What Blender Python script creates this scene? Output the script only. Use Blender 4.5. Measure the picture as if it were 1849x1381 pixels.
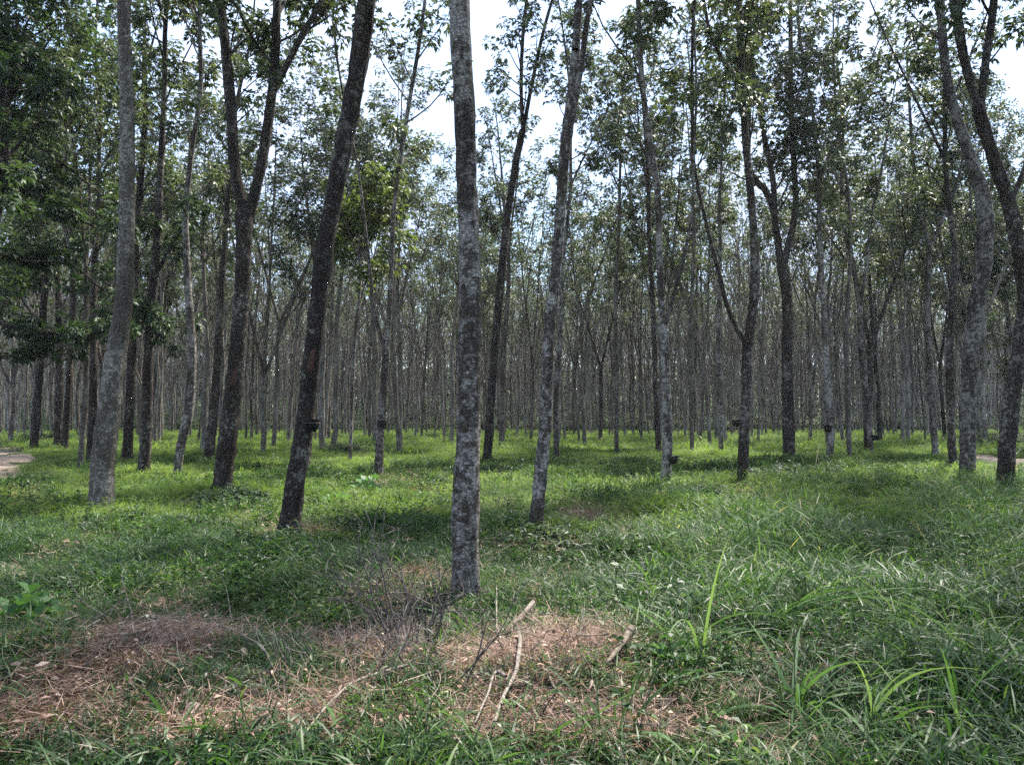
import bpy, math, random
import numpy as np
from mathutils import Vector
R = math.radians
for o in list(bpy.data.objects):
    bpy.data.objects.remove(o)
SC = bpy.context.scene
C = SC.collection
# ------------------------------------------------------------------ camera
F, PW, PH, HORIZ, CAMZ = 1397.0, 1849.0, 1381.0, 752.0, 1.5
PITCH = math.atan((HORIZ - PH/2)/F)
cd = bpy.data.cameras.new('camera'); cam = bpy.data.objects.new('camera', cd); C.objects.link(cam)
cd.sensor_width = 36; cd.lens = 36*F/PW; cd.clip_start = 0.05; cd.clip_end = 3000
cam.location = (0, 0, CAMZ); cam.rotation_euler = (R(90)+PITCH, 0, 0)
SC.camera = cam
# ------------------------------------------------------------------ light
SUN_EL, SUN_AZ = 60, 38        # azimuth clockwise from +Y (view direction)
SC.view_settings.view_transform = 'Standard'; SC.view_settings.look = 'None'
SC.view_settings.exposure = 1.85; SC.view_settings.gamma = 1
w = bpy.data.worlds.new('World'); SC.world = w; w.use_nodes = True
nt = w.node_tree; nt.nodes.clear()
def N(nt, t, **k):
    n = nt.nodes.new(t)
    for a, b in k.items():
        if a == 'inp':
            for q, v in b.items(): n.inputs[q].default_value = v
        else: setattr(n, a, b)
    return n
def L(nt, a, b): nt.links.new(a, b)
sky = N(nt, 'ShaderNodeTexSky', sky_type='NISHITA', sun_disc=False, sun_elevation=R(SUN_EL), sun_rotation=R(SUN_AZ), air_density=1.0, dust_density=.6)
bg = N(nt, 'ShaderNodeBackground', inp={1: 0.11}); out = N(nt, 'ShaderNodeOutputWorld')
tc = N(nt, 'ShaderNodeTexCoord')
cl = N(nt, 'ShaderNodeTexNoise', inp={'Scale': 2.2, 'Detail': 6, 'Roughness': .6})
cr = N(nt, 'ShaderNodeValToRGB'); cr.color_ramp.elements[0].position = .36; cr.color_ramp.elements[1].position = .56
mx = N(nt, 'ShaderNodeMix', data_type='RGBA')
L(nt, tc.outputs['Generated'], cl.inputs['Vector']); L(nt, cl.outputs['Fac'], cr.inputs['Fac'])
sx = N(nt, 'ShaderNodeSeparateXYZ'); L(nt, tc.outputs['Generated'], sx.inputs[0])
mr = N(nt, 'ShaderNodeMapRange', interpolation_type='SMOOTHSTEP', inp={'From Min': .38, 'From Max': .62, 'To Min': 1.0, 'To Max': .05}); L(nt, sx.outputs['X'], mr.inputs['Value'])
mm0 = N(nt, 'ShaderNodeMath', operation='MULTIPLY'); L(nt, cr.outputs['Color'], mm0.inputs[0]); L(nt, mr.outputs[0], mm0.inputs[1]); L(nt, mm0.outputs[0], mx.inputs['Factor']); L(nt, sky.outputs[0], mx.inputs[6])
mx.inputs[7].default_value = (3.0, 3.7, 5.2, 1)
L(nt, mx.outputs[2], bg.inputs[0]); L(nt, bg.outputs[0], out.inputs[0])
sd = bpy.data.lights.new('sun', 'SUN'); sun = bpy.data.objects.new('sun', sd); C.objects.link(sun)
sd.energy = 5.0; sd.angle = R(5); sd.color = (1, .95, .86)
az, el = R(SUN_AZ), R(SUN_EL)
sv = Vector((math.sin(az)*math.cos(el), math.cos(az)*math.cos(el), math.sin(el)))
sun.rotation_euler = sv.to_track_quat('Z', 'Y').to_euler()
SC.cycles.max_bounces = 6; SC.cycles.diffuse_bounces = 3; SC.cycles.transmission_bounces = 3; SC.cycles.glossy_bounces = 2
SC.cycles.transparent_max_bounces = 4; SC.cycles.use_denoising = False; SC.cycles.sample_clamp_indirect = 4
# ------------------------------------------------------------------ noise
def _h(ix, iy, iz):
    n = (ix*374761393 + iy*668265263 + iz*2147483647) & 0xffffffff
    n = ((n ^ (n >> 13))*1274126177) & 0xffffffff
    return ((n ^ (n >> 16)) & 0xffff)/65535.0
def vnoise(x, y, z=0.0):
    x = np.asarray(x, float); y = np.asarray(y, float); z = np.zeros_like(x)+z
    ix, iy, iz = (np.floor(a).astype(np.int64) for a in (x, y, z))
    fx, fy, fz = x-ix, y-iy, z-iz
    fx, fy, fz = (f*f*(3-2*f) for f in (fx, fy, fz))
    r = 0
    for dx in (0, 1):
        for dy in (0, 1):
            for dz in (0, 1):
                r = r + _h(ix+dx, iy+dy, iz+dz)*(fx if dx else 1-fx)*(fy if dy else 1-fy)*(fz if dz else 1-fz)
    return r
def fbm(x, y, z=0.0, o=3):
    r, a, t = 0, 1, 0
    for i in range(o):
        r = r + a*vnoise(np.asarray(x)*2**i+17*i, np.asarray(y)*2**i-9*i, np.asarray(z)*2**i); t += a; a *= .5
    return r/t
def gh(x, y):
    x = np.asarray(x, float); y = np.asarray(y, float)
    d = np.hypot(x, y)
    h = .26*(fbm(x*.28+3, y*.28)-.5) + .17*(vnoise(x*.9, y*.9+7)-.5) + .03*(vnoise(x*3, y*3)-.5)
    m_ = 0
    for mx0, my0, rx, ry, hh in ((.42, 4.45, .62, .75, .15), (-2.5, 4.5, .8, .6, .15), (-2.6, 3.6, .8, .5, .08), (-6.0, 14.2, 1.2, 1.0, .12), (8.2, 22.5, 1.6, 1.4, .2)):
        m_ = m_ + hh*np.exp(-((x-mx0)/rx)**2-((y-my0)/ry)**2)
    return h*np.clip((d-1)/4, 0.25, 1)+m_
def ghf(x, y): return float(gh(np.array([x]), np.array([y]))[0])
# photo pixel -> point on the ground / point at a given depth
cp, sp = math.cos(PITCH), math.sin(PITCH)
def ray(px, py):
    u, v = (px-PW/2)/F, -(py-PH/2)/F
    return Vector((u, cp-v*sp, sp+v*cp))
def at(px, py):
    d = ray(px, py); t = -CAMZ/d.z
    for _ in range(6):
        p = d*t; t = (ghf(p.x, p.y)-CAMZ)/d.z
    p = d*t
    return Vector((p.x, p.y, p.z+CAMZ))
def atY(px, py, Y):
    d = ray(px, py); t = Y/d.y
    return Vector((d.x*t, Y, CAMZ+d.z*t))
# ------------------------------------------------------------------ object helpers
def mesh(name, V, Fc, mats, mi=None, smooth=True):
    me = bpy.data.meshes.new(name)
    if isinstance(Fc, np.ndarray) and Fc.ndim == 2:
        n, k = Fc.shape
        me.vertices.add(len(V)); me.vertices.foreach_set('co', np.asarray(V, np.float32).ravel())
        me.loops.add(n*k); me.loops.foreach_set('vertex_index', Fc.astype(np.int32).ravel())
        me.polygons.add(n); me.polygons.foreach_set('loop_start', np.arange(n, dtype=np.int32)*k)
        me.update(calc_edges=True)
    else:
        me.from_pydata([tuple(v) for v in V], [], [tuple(f) for f in Fc])
    for m in (mats if isinstance(mats, (list, tuple)) else [mats]): me.materials.append(m)
    if mi is not None: me.polygons.foreach_set('material_index', np.asarray(mi, np.int32))
    me.polygons.foreach_set('use_smooth', np.full(len(me.polygons), smooth)); me.update()
    return me
def obj(name, me, parent=None, coll=C):
    o = bpy.data.objects.new(name, me)
    if coll: coll.objects.link(o)
    if parent: o.parent = parent
    return o
def tag(o, label=None, cat=None, group=None, kind=None):
    for k, v in (('label', label), ('category', cat), ('group', group), ('kind', kind)):
        if v: o[k] = v
    return o
def thing(name, loc, label, cat, group=None, rz=0):
    o = obj(name, None); o.location = loc; o.rotation_euler.z = rz
    return tag(o, label, cat, group)
# ------------------------------------------------------------------ materials
def mat(name):
    m = bpy.data.materials.new(name); m.use_nodes = True; t = m.node_tree
    return m, t, t.nodes['Principled BSDF']
def ramp(t, stops, fac, interp='LINEAR'):
    r = N(t, 'ShaderNodeValToRGB'); e = r.color_ramp; e.interpolation = interp
    while len(e.elements) < len(stops): e.elements.new(.5)
    for el_, (p, c) in zip(e.elements, stops):
        el_.position = p; el_.color = (*c, 1) if len(c) == 3 else c
    L(t, fac, r.inputs['Fac']); return r
def leafmat(name, stops, trans=.35, rough=.5, hue=0.0, worldvar=None, spec=.2):
    m, t, b = mat(name)
    g = N(t, 'ShaderNodeNewGeometry'); oi = N(t, 'ShaderNodeObjectInfo')
    a = N(t, 'ShaderNodeMath', operation='MULTIPLY', inp={1: .65}); L(t, g.outputs['Random Per Island'], a.inputs[0])
    a2 = N(t, 'ShaderNodeMath', operation='MULTIPLY_ADD', inp={1: .35}); L(t, oi.outputs['Random'], a2.inputs[0]); L(t, a.outputs[0], a2.inputs[2])
    r = ramp(t, stops, a2.outputs[0]); col = r.outputs['Color']
    if worldvar:
        n = N(t, 'ShaderNodeTexNoise', inp={'Scale': worldvar[0], 'Detail': 3}); L(t, g.outputs['Position'], n.inputs['Vector'])
        rr = ramp(t, [(.38, (0, 0, 0)), (.62, (1, 1, 1))], n.outputs['Fac'])
        mx_ = N(t, 'ShaderNodeMix', data_type='RGBA', blend_type='MULTIPLY'); L(t, rr.outputs['Color'], mx_.inputs['Factor'])
        L(t, col, mx_.inputs[6]); mx_.inputs[7].default_value = (*worldvar[1], 1); col = mx_.outputs[2]
    L(t, col, b.inputs['Base Color']); b.inputs['Roughness'].default_value = rough; b.inputs['Specular IOR Level'].default_value = spec
    tr = N(t, 'ShaderNodeBsdfTranslucent'); ms = N(t, 'ShaderNodeMixShader', inp={0: trans})
    hb = N(t, 'ShaderNodeMix', data_type='RGBA', blend_type='MULTIPLY', inp={0: 1.0}); L(t, col, hb.inputs[6]); hb.inputs[7].default_value = (1.6, 1.7, .8, 1)
    L(t, hb.outputs[2], tr.inputs['Color']); L(t, b.outputs[0], ms.inputs[1]); L(t, tr.outputs[0], ms.inputs[2])
    L(t, ms.outputs[0], t.nodes['Material Output'].inputs['Surface'])
    return m
def barkmat(name, dark, mid, pale, lichen=.5, scale=1.0, bump=.9, streak=False):
    m, t, b = mat(name)
    g = N(t, 'ShaderNodeTexCoord'); oi = N(t, 'ShaderNodeObjectInfo')
    off = N(t, 'ShaderNodeVectorMath', operation='SCALE'); off.inputs[0].default_value = (37, 11, 53); L(t, oi.outputs['Random'], off.inputs['Scale'])
    add = N(t, 'ShaderNodeVectorMath', operation='ADD'); L(t, g.outputs['Object'], add.inputs[0]); L(t, off.outputs[0], add.inputs[1])
    def no(sc, det, st=(1, 1, 1)):
        mp = N(t, 'ShaderNodeMapping'); mp.inputs['Scale'].default_value = st; L(t, add.outputs[0], mp.inputs[0])
        n = N(t, 'ShaderNodeTexNoise', inp={'Scale': sc*scale, 'Detail': det, 'Roughness': .72}); L(t, mp.outputs[0], n.inputs['Vector']); return n
    n1 = no(11, 9, (1, 1, 1.2)); n2 = no(34, 6, (1, 1, 2.4)); n3 = no(2.2, 4, (1, 1, .5)); n4 = no(60, 3, (1, 1, .35))
    r1 = ramp(t, [(.32, dark), (.52, mid), (.7, tuple(min(1, c*1.25) for c in mid))], n2.outputs['Fac'])
    lm = N(t, 'ShaderNodeMath', operation='MULTIPLY_ADD', inp={1: .55, 2: -.275}); L(t, n3.outputs['Fac'], lm.inputs[0]); lf = N(t, 'ShaderNodeMath', operation='ADD'); L(t, lm.outputs[0], lf.inputs[0]); L(t, n1.outputs['Fac'], lf.inputs[1]); lm2 = N(t, 'ShaderNodeMath', operation='MULTIPLY_ADD', inp={1: .3, 2: -.15}); L(t, n2.outputs['Fac'], lm2.inputs[0]); lf2 = N(t, 'ShaderNodeMath', operation='ADD'); L(t, lf.outputs[0], lf2.inputs[0]); L(t, lm2.outputs[0], lf2.inputs[1]); n1 = lf2
    r2 = ramp(t, [(lichen-.02, (0, 0, 0)), (lichen+.06, (.9, .9, .9))], n1.outputs[0])
    m1 = N(t, 'ShaderNodeMix', data_type='RGBA'); L(t, r2.outputs['Color'], m1.inputs['Factor']); L(t, r1.outputs['Color'], m1.inputs[6])
    pr = ramp(t, [(.35, tuple(c*.75 for c in pale)), (.65, pale)], n2.outputs['Fac']); L(t, pr.outputs['Color'], m1.inputs[7])
    mv = N(t, 'ShaderNodeMapping'); mv.inputs['Scale'].default_value = (1, 1, 1.9); L(t, add.outputs[0], mv.inputs[0])
    wv = N(t, 'ShaderNodeMix', data_type='RGBA', inp={0: .06}); L(t, mv.outputs[0], wv.inputs[6]); L(t, n2.outputs['Color'], wv.inputs[7])
    vo = N(t, 'ShaderNodeTexVoronoi', feature='DISTANCE_TO_EDGE', inp={'Scale': 21*scale}); L(t, wv.outputs[2], vo.inputs['Vector'])
    rv = ramp(t, [(.0, (.30, .28, .26)), (.10, (1, 1, 1))], vo.outputs['Distance'])
    m1b = N(t, 'ShaderNodeMix', data_type='RGBA', blend_type='MULTIPLY', inp={0: .7}); L(t, m1.outputs[2], m1b.inputs[6]); L(t, rv.outputs['Color'], m1b.inputs[7]); m1 = m1b
    r3 = ramp(t, [(.36, (.38, .36, .35)), (.56, (1, 1, 1))], n3.outputs['Fac'])
    m2 = N(t, 'ShaderNodeMix', data_type='RGBA', blend_type='MULTIPLY', inp={0: .75}); L(t, m1.outputs[2], m2.inputs[6]); L(t, r3.outputs['Color'], m2.inputs[7])
    r5 = ramp(t, [(0, (.7, .7, .7)), (1, (1.15, 1.15, 1.15))], oi.outputs['Random'])
    m3 = N(t, 'ShaderNodeMix', data_type='RGBA', blend_type='MULTIPLY', inp={0: 1.0}); L(t, m2.outputs[2], m3.inputs[6]); L(t, r5.outputs['Color'], m3.inputs[7])
    L(t, m3.outputs[2], b.inputs['Base Color']); b.inputs['Roughness'].default_value = .9; b.inputs['Specular IOR Level'].default_value = .15
    s = N(t, 'ShaderNodeMath', operation='ADD'); L(t, n2.outputs['Fac'], s.inputs[0]); L(t, n4.outputs['Fac'], s.inputs[1])
    s2 = N(t, 'ShaderNodeMath', operation='ADD'); L(t, s.outputs[0], s2.inputs[0]); L(t, r2.outputs['Color'], s2.inputs[1])
    s3 = N(t, 'ShaderNodeMath', operation='ADD'); L(t, s2.outputs[0], s3.inputs[0]); L(t, rv.outputs['Color'], s3.inputs[1]); s2 = s3
    bp = N(t, 'ShaderNodeBump', inp={'Strength': bump, 'Distance': .03}); L(t, s2.outputs[0], bp.inputs['Height']); L(t, bp.outputs[0], b.inputs['Normal'])
    return m
def plainmat(name, a, b_, scale=20, rough=.85):
    m, t, b = mat(name); g = N(t, 'ShaderNodeTexCoord')
    n = N(t, 'ShaderNodeTexNoise', inp={'Scale': scale, 'Detail': 5}); L(t, g.outputs['Object'], n.inputs['Vector'])
    r = ramp(t, [(.35, a), (.65, b_)], n.outputs['Fac']); L(t, r.outputs['Color'], b.inputs['Base Color'])
    b.inputs['Roughness'].default_value = rough; b.inputs['Specular IOR Level'].default_value = .2
    bp = N(t, 'ShaderNodeBump', inp={'Strength': .4, 'Distance': .01}); L(t, n.outputs['Fac'], bp.inputs['Height']); L(t, bp.outputs[0], b.inputs['Normal'])
    return m
M = {}
M['bark'] = barkmat('rubber_bark', (.030, .023, .018), (.14, .112, .088), (.50, .46, .41), .485)
M['bark_pale'] = barkmat('pale_bark', (.07, .058, .045), (.21, .18, .145), (.42, .385, .33), .50)
M['bark_dark'] = barkmat('dark_bark', (.018, .014, .011), (.070, .054, .042), (.36, .33, .28), .545)
M['bark_far'] = barkmat('grey_bark', (.13, .112, .09), (.32, .28, .235), (.52, .48, .42), .47)  # paler than the near barks: distance haze put into the colour
M['panel'] = plainmat('tapped_bark', (.022, .015, .012), (.085, .035, .024), 40)
M['leaf'] = leafmat('rubber_leaf', [(0, (.032, .045, .030)), (.5, (.060, .080, .050)), (.85, (.085, .11, .06)), (1, (.13, .14, .06))], .24)
M['leaf_dark'] = leafmat('dark_leaf', [(0, (.016, .032, .018)), (.6, (.034, .060, .027)), (1, (.068, .105, .04))], .25)
M['leaf_yellow'] = leafmat('yellow_leaf', [(0, (.035, .055, .018)), (.6, (.065, .09, .026)), (1, (.12, .14, .04))], .4)
M['grass'] = leafmat('grass_blade', [(0, (.010, .027, .009)), (.45, (.026, .060, .017)), (.8, (.075, .135, .036)), (.93, (.15, .18, .07)), (1, (.28, .25, .14))], .4, .5, worldvar=(.8, (.5, .62, .6)), spec=.3)  # darker near copy, foreground shade put into the blade colour
M['grass_far'] = leafmat('grass_blade_far', [(0, (.075, .125, .03)), (.5, (.13, .19, .045)), (1, (.19, .24, .07))], .45, .6, worldvar=(.5, (.45, .55, .5)))  # mid-distance sunlight and dark shade patches painted into the blades
M['grass_tall'] = leafmat('tall_grass_blade', [(0, (.016, .040, .012)), (.55, (.038, .080, .024)), (.88, (.09, .15, .05)), (.93, (.26, .22, .12)), (1, (.32, .27, .16))], .35, .6, spec=.15)
M['grass_arch'] = leafmat('arching_grass_blade', [(0, (.03, .065, .022)), (.6, (.065, .12, .045)), (1, (.15, .21, .09))], .35, .6, spec=.15)
M['straw'] = leafmat('dry_straw', [(0, (.05, .032, .024)), (.35, (.13, .080, .060)), (.75, (.27, .185, .145)), (1, (.54, .46, .38))], .15, .8)
M['weed'] = leafmat('weed_leaf', [(0, (.045, .10, .035)), (1, (.09, .17, .06))], .35)
M['twig'] = plainmat('dead_twig', (.03, .025, .022), (.12, .105, .095), 30)
M['stick'] = plainmat('bleached_stick', (.05, .042, .034), (.24, .205, .17), 60)
M['stick_dark'] = plainmat('dark_stick', (.05, .04, .03), (.15, .12, .09), 25)
M['dryleaf'] = leafmat('fallen_leaf', [(0, (.22, .16, .12)), (1, (.40, .33, .28))], .1, .7)
M['cup'] = plainmat('black_cup', (.008, .008, .008), (.02, .019, .018), 20, .45)
M['dirt'] = plainmat('dirt_track', (.12, .09, .068), (.27, .21, .16), 5, .95)
m, t, b = mat('soil_under_grass'); M['soil'] = m
g = N(t, 'ShaderNodeTexCoord'); at_ = N(t, 'ShaderNodeAttribute', attribute_name='litter')
n1 = N(t, 'ShaderNodeTexNoise', inp={'Scale': 14, 'Detail': 8, 'Roughness': .7}); n2 = N(t, 'ShaderNodeTexNoise', inp={'Scale': .5, 'Detail': 4})
for n_ in (n1, n2): L(t, g.outputs['Object'], n_.inputs['Vector'])
ra = ramp(t, [(.3, (.014, .02, .008)), (.7, (.045, .055, .02))], n1.outputs['Fac'])
rb = ramp(t, [(.3, (.06, .04, .03)), (.5, (.16, .11, .085)), (.72, (.36, .27, .22))], n1.outputs['Fac'])
mm = N(t, 'ShaderNodeMix', data_type='RGBA'); L(t, at_.outputs['Fac'], mm.inputs['Factor']); L(t, ra.outputs['Color'], mm.inputs[6]); L(t, rb.outputs['Color'], mm.inputs[7])
L(t, mm.outputs[2], b.inputs['Base Color']); b.inputs['Roughness'].default_value = 1; b.inputs['Specular IOR Level'].default_value = .1
bp = N(t, 'ShaderNodeBump', inp={'Strength': .7, 'Distance': .03}); L(t, n1.outputs['Fac'], bp.inputs['Height']); L(t, bp.outputs[0], b.inputs['Normal'])
# ------------------------------------------------------------------ litter patches (photo px centre, px radii, strength)
PATCH = []
for cx, cy, rx, ry, s in [(235, 1185, 100, 32, 1), (130, 1230, 100, 40, 1), (40, 1300, 100, 70, 1), (1040, 1195, 125, 65, 1), (1010, 1300, 160, 60, .95), (680, 1190, 110, 50, .75),
                          (700, 1065, 90, 35, .6), (1075, 938, 70, 16, 1), (1110, 985, 50, 12, .6), (560, 968, 60, 13, .95), (1330, 893, 60, 12, .9),
                          (430, 1320, 190, 50, .85), (610, 1300, 120, 70, .6), (40, 840, 1, 1, 0), (620, 830, 40, 8, .5), (760, 868, 110, 9, .45), (1000, 990, 90, 14, .6), (1400, 990, 1, 1, 0),
                          (860, 1230, 90, 90, .5), (900, 800, 60, 4, .4), (1010, 790, 80, 3, .4)]:
    c = at(cx, cy); a = at(cx-rx, cy); n = at(cx, cy-ry); f = at(cx, min(cy+ry, 1900))
    PATCH.append((c.x, (n.y+f.y)/2, abs(c.x-a.x), abs(n.y-f.y)/2, s))
def litter(x, y):
    x = np.asarray(x, float); y = np.asarray(y, float); v = np.zeros_like(x)
    wob = 1.1*(fbm(x*1.7, y*1.7, 5.0)-.5) + .5*(vnoise(x*6, y*6, 2.0)-.5)
    for cx, cy, rx, ry, s in PATCH:
        if s <= 0: continue
        d = np.hypot((x-cx)/max(rx, .05), (y-cy)/max(ry, .05)) + wob
        v = np.maximum(v, s*np.clip((1.15-d)/.5, 0, 1))
    return v*np.clip(.42+2.8*(fbm(x*3.2, y*3.2, 8.)-.34), .05, 1)
# ------------------------------------------------------------------ ground: one sheet to the horizon, finer near the camera
def axis(lim, s0, grow, mx_=60):
    a, s = [0.0], s0
    while a[-1] < lim: a.append(a[-1]+s); s = min(s*grow, mx_)
    return np.array(a)
ax = axis(1400, .08, 1.025); xs = np.concatenate([-ax[:0:-1], ax]); ys = np.concatenate([-axis(60, .5, 1.15)[:0:-1], axis(1600, .07, 1.022)])
X, Y = np.meshgrid(xs, ys); Z = gh(X, Y)
V = np.stack([X.ravel(), Y.ravel(), Z.ravel()], 1); nx = len(xs); ny = len(ys)
I = np.arange(nx*ny).reshape(ny, nx); Fq = np.stack([I[:-1, :-1].ravel(), I[:-1, 1:].ravel(), I[1:, 1:].ravel(), I[1:, :-1].ravel()], 1)
me = mesh('ground', V, Fq, M['soil']); at2 = me.attributes.new('litter', 'FLOAT', 'POINT'); at2.data.foreach_set('value', litter(V[:, 0], V[:, 1]).astype(np.float32))
tag(obj('ground', me), 'uneven plantation ground under grass and leaf litter', kind='structure')
# dirt tracks
def track(pts, width, label):
    pts = [Vector(p) for p in pts]; P = []
    for i in range(len(pts)-1):
        for k in range(12): P.append(pts[i].lerp(pts[i+1], k/12))
    P.append(pts[-1]); V, Fc = [], []; K = 9
    for i, p in enumerate(P):
        d = (P[min(i+1, len(P)-1)]-P[max(i-1, 0)]).normalized(); s = Vector((d.y, -d.x, 0))
        for k in range(K):
            wv = width/2*(1+.35*(float(vnoise([i*.35], [k*.01], 3.)[0])-.5)); q = p+s*wv*(k/(K-1)*2-1)
            edge = -.03 if k in (0, K-1) else .02
            V.append((q.x, q.y, ghf(q.x, q.y)+edge))
    for i in range(len(P)-1):
        for k in range(K-1): a = i*K+k; Fc.append((a, a+1, a+K+1, a+K))
    o = obj('dirt_path', mesh('dirt_path', V, Fc, M['dirt'])); tag(o, label, kind='structure'); return P
TR = []
pl = [at(-60, 880), at(10, 822), at(-40, 795), at(-160, 782)]; TR.append((track(pl, 2.4, 'bare earth track curving in under the trees'), 1.0))
pr = [at(2050, 855), at(1860, 842), at(1800, 829), at(1740, 822), at(1600, 815)]; TR.append((track(pr[:4], 2.4, 'pale earth track passing behind the leaning trees'), 1.2))
def on_track(x, y):
    r = np.zeros(len(x), bool)
    for P, wd in TR:
        for p in P: r |= (np.hypot(x-p.x, y-p.y) < wd)
    return r
# ------------------------------------------------------------------ tubes
class Acc:
    def __init__(s): s.V = []; s.F = []; s.n = 0; s.mi = []
    def add(s, V, Fq, mi=0):
        s.V.append(np.asarray(V, float)); s.F.append(np.asarray(Fq)+s.n); s.n += len(V); s.mi.append(np.full(len(Fq), mi))
    def mesh(s, name, mats):
        return mesh(name, np.concatenate(s.V), np.concatenate(s.F), mats, np.concatenate(s.mi))
def resample(P, rad, step):
    P = np.asarray(P, float); rad = np.asarray(rad, float)
    d = np.r_[0, np.cumsum(np.linalg.norm(np.diff(P, axis=0), axis=1))]; n = max(3, int(d[-1]/step)+1)
    s = np.linspace(0, d[-1], n)
    # Catmull-like smoothing by cubic hermite
    m = np.gradient(P, d, axis=0)
    i = np.clip(np.searchsorted(d, s, 'right')-1, 0, len(d)-2); h = (d[i+1]-d[i]); u = ((s-d[i])/h)[:, None]; h = h[:, None]
    Q = (2*u**3-3*u**2+1)*P[i]+(u**3-2*u**2+u)*h*m[i]+(-2*u**3+3*u**2)*P[i+1]+(u**3-u**2)*h*m[i+1]
    return Q, np.interp(s, d, rad), s
def tube(acc, P, rad, seg=6, rough=0.0, seed=0, cap=True, mi=0, flare=0.0):
    P = np.asarray(P, float); rad = np.asarray(rad, float); n = len(P)
    T = np.gradient(P, axis=0); T /= np.linalg.norm(T, axis=1)[:, None]+1e-9
    ref = np.array([1, .13, 0]) if abs(T[0][2]) > .6 else np.array([0, 0, 1.])
    A = ref-(T@ref)[:, None]*T; A /= np.linalg.norm(A, axis=1)[:, None]; B = np.cross(T, A)
    th = np.linspace(0, 2*math.pi, seg, endpoint=False)
    rr = np.repeat(rad[:, None], seg, 1)
    if rough:
        cz = P[:, 2][:, None]; cx_, sx_ = np.cos(th)[None], np.sin(th)[None]
        nn = fbm(cx_*1.3+seed, sx_*1.3, cz*3.0, 3)-.5; n2_ = fbm(cx_*4+seed, sx_*4, cz*14, 2)-.5+.8*(fbm(cx_*.9+seed, sx_*.9, cz*19+.5*cx_, 2)-.5)
        rr = rr*(1+rough*(nn*1.6+n2_*1.3))
    if flare:
        hz = np.clip(1-(P[:, 2]-P[0, 2])/.45, 0, 1)[:, None]**2
        rr = rr*(1+flare*hz*(1+.5*np.cos(3*th+seed)[None]))
    V = P[:, None]+rr[..., None]*(np.cos(th)[None, :, None]*A[:, None]+np.sin(th)[None, :, None]*B[:, None])
    I = np.arange(n*seg).reshape(n, seg); J = np.roll(I, -1, 1)
    Fq = np.stack([I[:-1].ravel(), J[:-1].ravel(), J[1:].ravel(), I[1:].ravel()], 1)
    V = V.reshape(-1, 3)
    if cap:
        V = np.vstack([V, P[-1]+T[-1]*rad[-1]]); c = len(V)-1
        Fq = np.vstack([Fq, np.stack([I[-1], J[-1], np.full(seg, c), np.full(seg, c)], 1)])
    acc.add(V, Fq, mi)
def fix_tris(F): return F
# cap quads with a repeated index are turned into triangles at mesh time
_old_mesh = mesh
def mesh(name, V, Fc, mats, mi=None, smooth=True):
    if isinstance(Fc, np.ndarray) and Fc.ndim == 2 and Fc.shape[1] == 4:
        deg = Fc[:, 2] == Fc[:, 3]
        if deg.any():
            n = len(Fc); ls = np.where(deg, 3, 4); st = np.r_[0, np.cumsum(ls)[:-1]]
            keep = np.ones((n, 4), bool); keep[deg, 3] = False
            me = bpy.data.meshes.new(name); me.vertices.add(len(V)); me.vertices.foreach_set('co', np.asarray(V, np.float32).ravel())
            li = Fc[keep]; me.loops.add(len(li)); me.loops.foreach_set('vertex_index', li.astype(np.int32))
            me.polygons.add(n); me.polygons.foreach_set('loop_start', st.astype(np.int32)); me.update(calc_edges=True)
            for m_ in (mats if isinstance(mats, (list, tuple)) else [mats]): me.materials.append(m_)
            if mi is not None: me.polygons.foreach_set('material_index', np.asarray(mi, np.int32))
            me.polygons.foreach_set('use_smooth', np.full(n, smooth)); me.update(); return me
    return _old_mesh(name, V, Fc, mats, mi, smooth)
# ------------------------------------------------------------------ leaves
def unit(a): return a/(np.linalg.norm(a, axis=-1, keepdims=True)+1e-9)
def leaflets(acc, P, D, Ln, Wd, rng, droop=.25, mi=0):
    """one folded leaf per row: base P, direction D, length, width"""
    P, D = np.asarray(P), unit(np.asarray(D)); n = len(P)
    S = unit(np.cross(D, np.array([0, 0, 1.])+rng.normal(0, .45, (n, 3)))); U = np.cross(S, D)
    Ln = np.asarray(Ln)[:, None]; Wd = np.asarray(Wd)[:, None]
    mid = P+D*Ln*.5; tip = P+D*Ln-np.array([0, 0, 1.])*Ln*droop
    V = np.stack([P, mid+S*Wd*.5+U*Wd*.18, tip, mid-S*Wd*.5+U*Wd*.18], 1).reshape(-1, 3)
    i = np.arange(n)*4; acc.add(V, np.stack([i, i+1, i+2, i+3], 1), mi)
def whorls(acc, T, Ax, rng, k=7, leaf=.15, width=.055, petiole=.14, mi=0):
    """rubber-tree leaves: k petioles round each twig tip, three leaflets each"""
    T = np.asarray(T); Ax = unit(np.asarray(Ax)); n = len(T)
    a = unit(np.cross(Ax, rng.normal(size=(n, 3)))); b = np.cross(Ax, a)
    P, D = [], []
    for j in range(k):
        th = 2*math.pi*j/k+rng.uniform(-.4, .4, n)
        d = unit(np.cos(th)[:, None]*a+np.sin(th)[:, None]*b+Ax*rng.uniform(-.1, .9, n)[:, None]+np.array([0, 0, -.25]))
        base = T-Ax*rng.uniform(0, .16, n)[:, None]
        e = base+d*petiole*rng.uniform(.6, 1.3, n)[:, None]
        s = unit(np.cross(d, np.array([0, 0, 1.])+.1*rng.normal(size=(n, 3))))
        for q in (-1, 0, 1):
            P.append(e); D.append(unit(d+s*q*.85+np.array([0, 0, -.55])*rng.uniform(.3, 1.2, n)[:, None]))
    P = np.concatenate(P); D = np.concatenate(D); m_ = len(P)
    leaflets(acc, P, D, leaf*rng.uniform(.7, 1.25, m_), width*rng.uniform(.8, 1.2, m_), rng, .2, mi)
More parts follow.
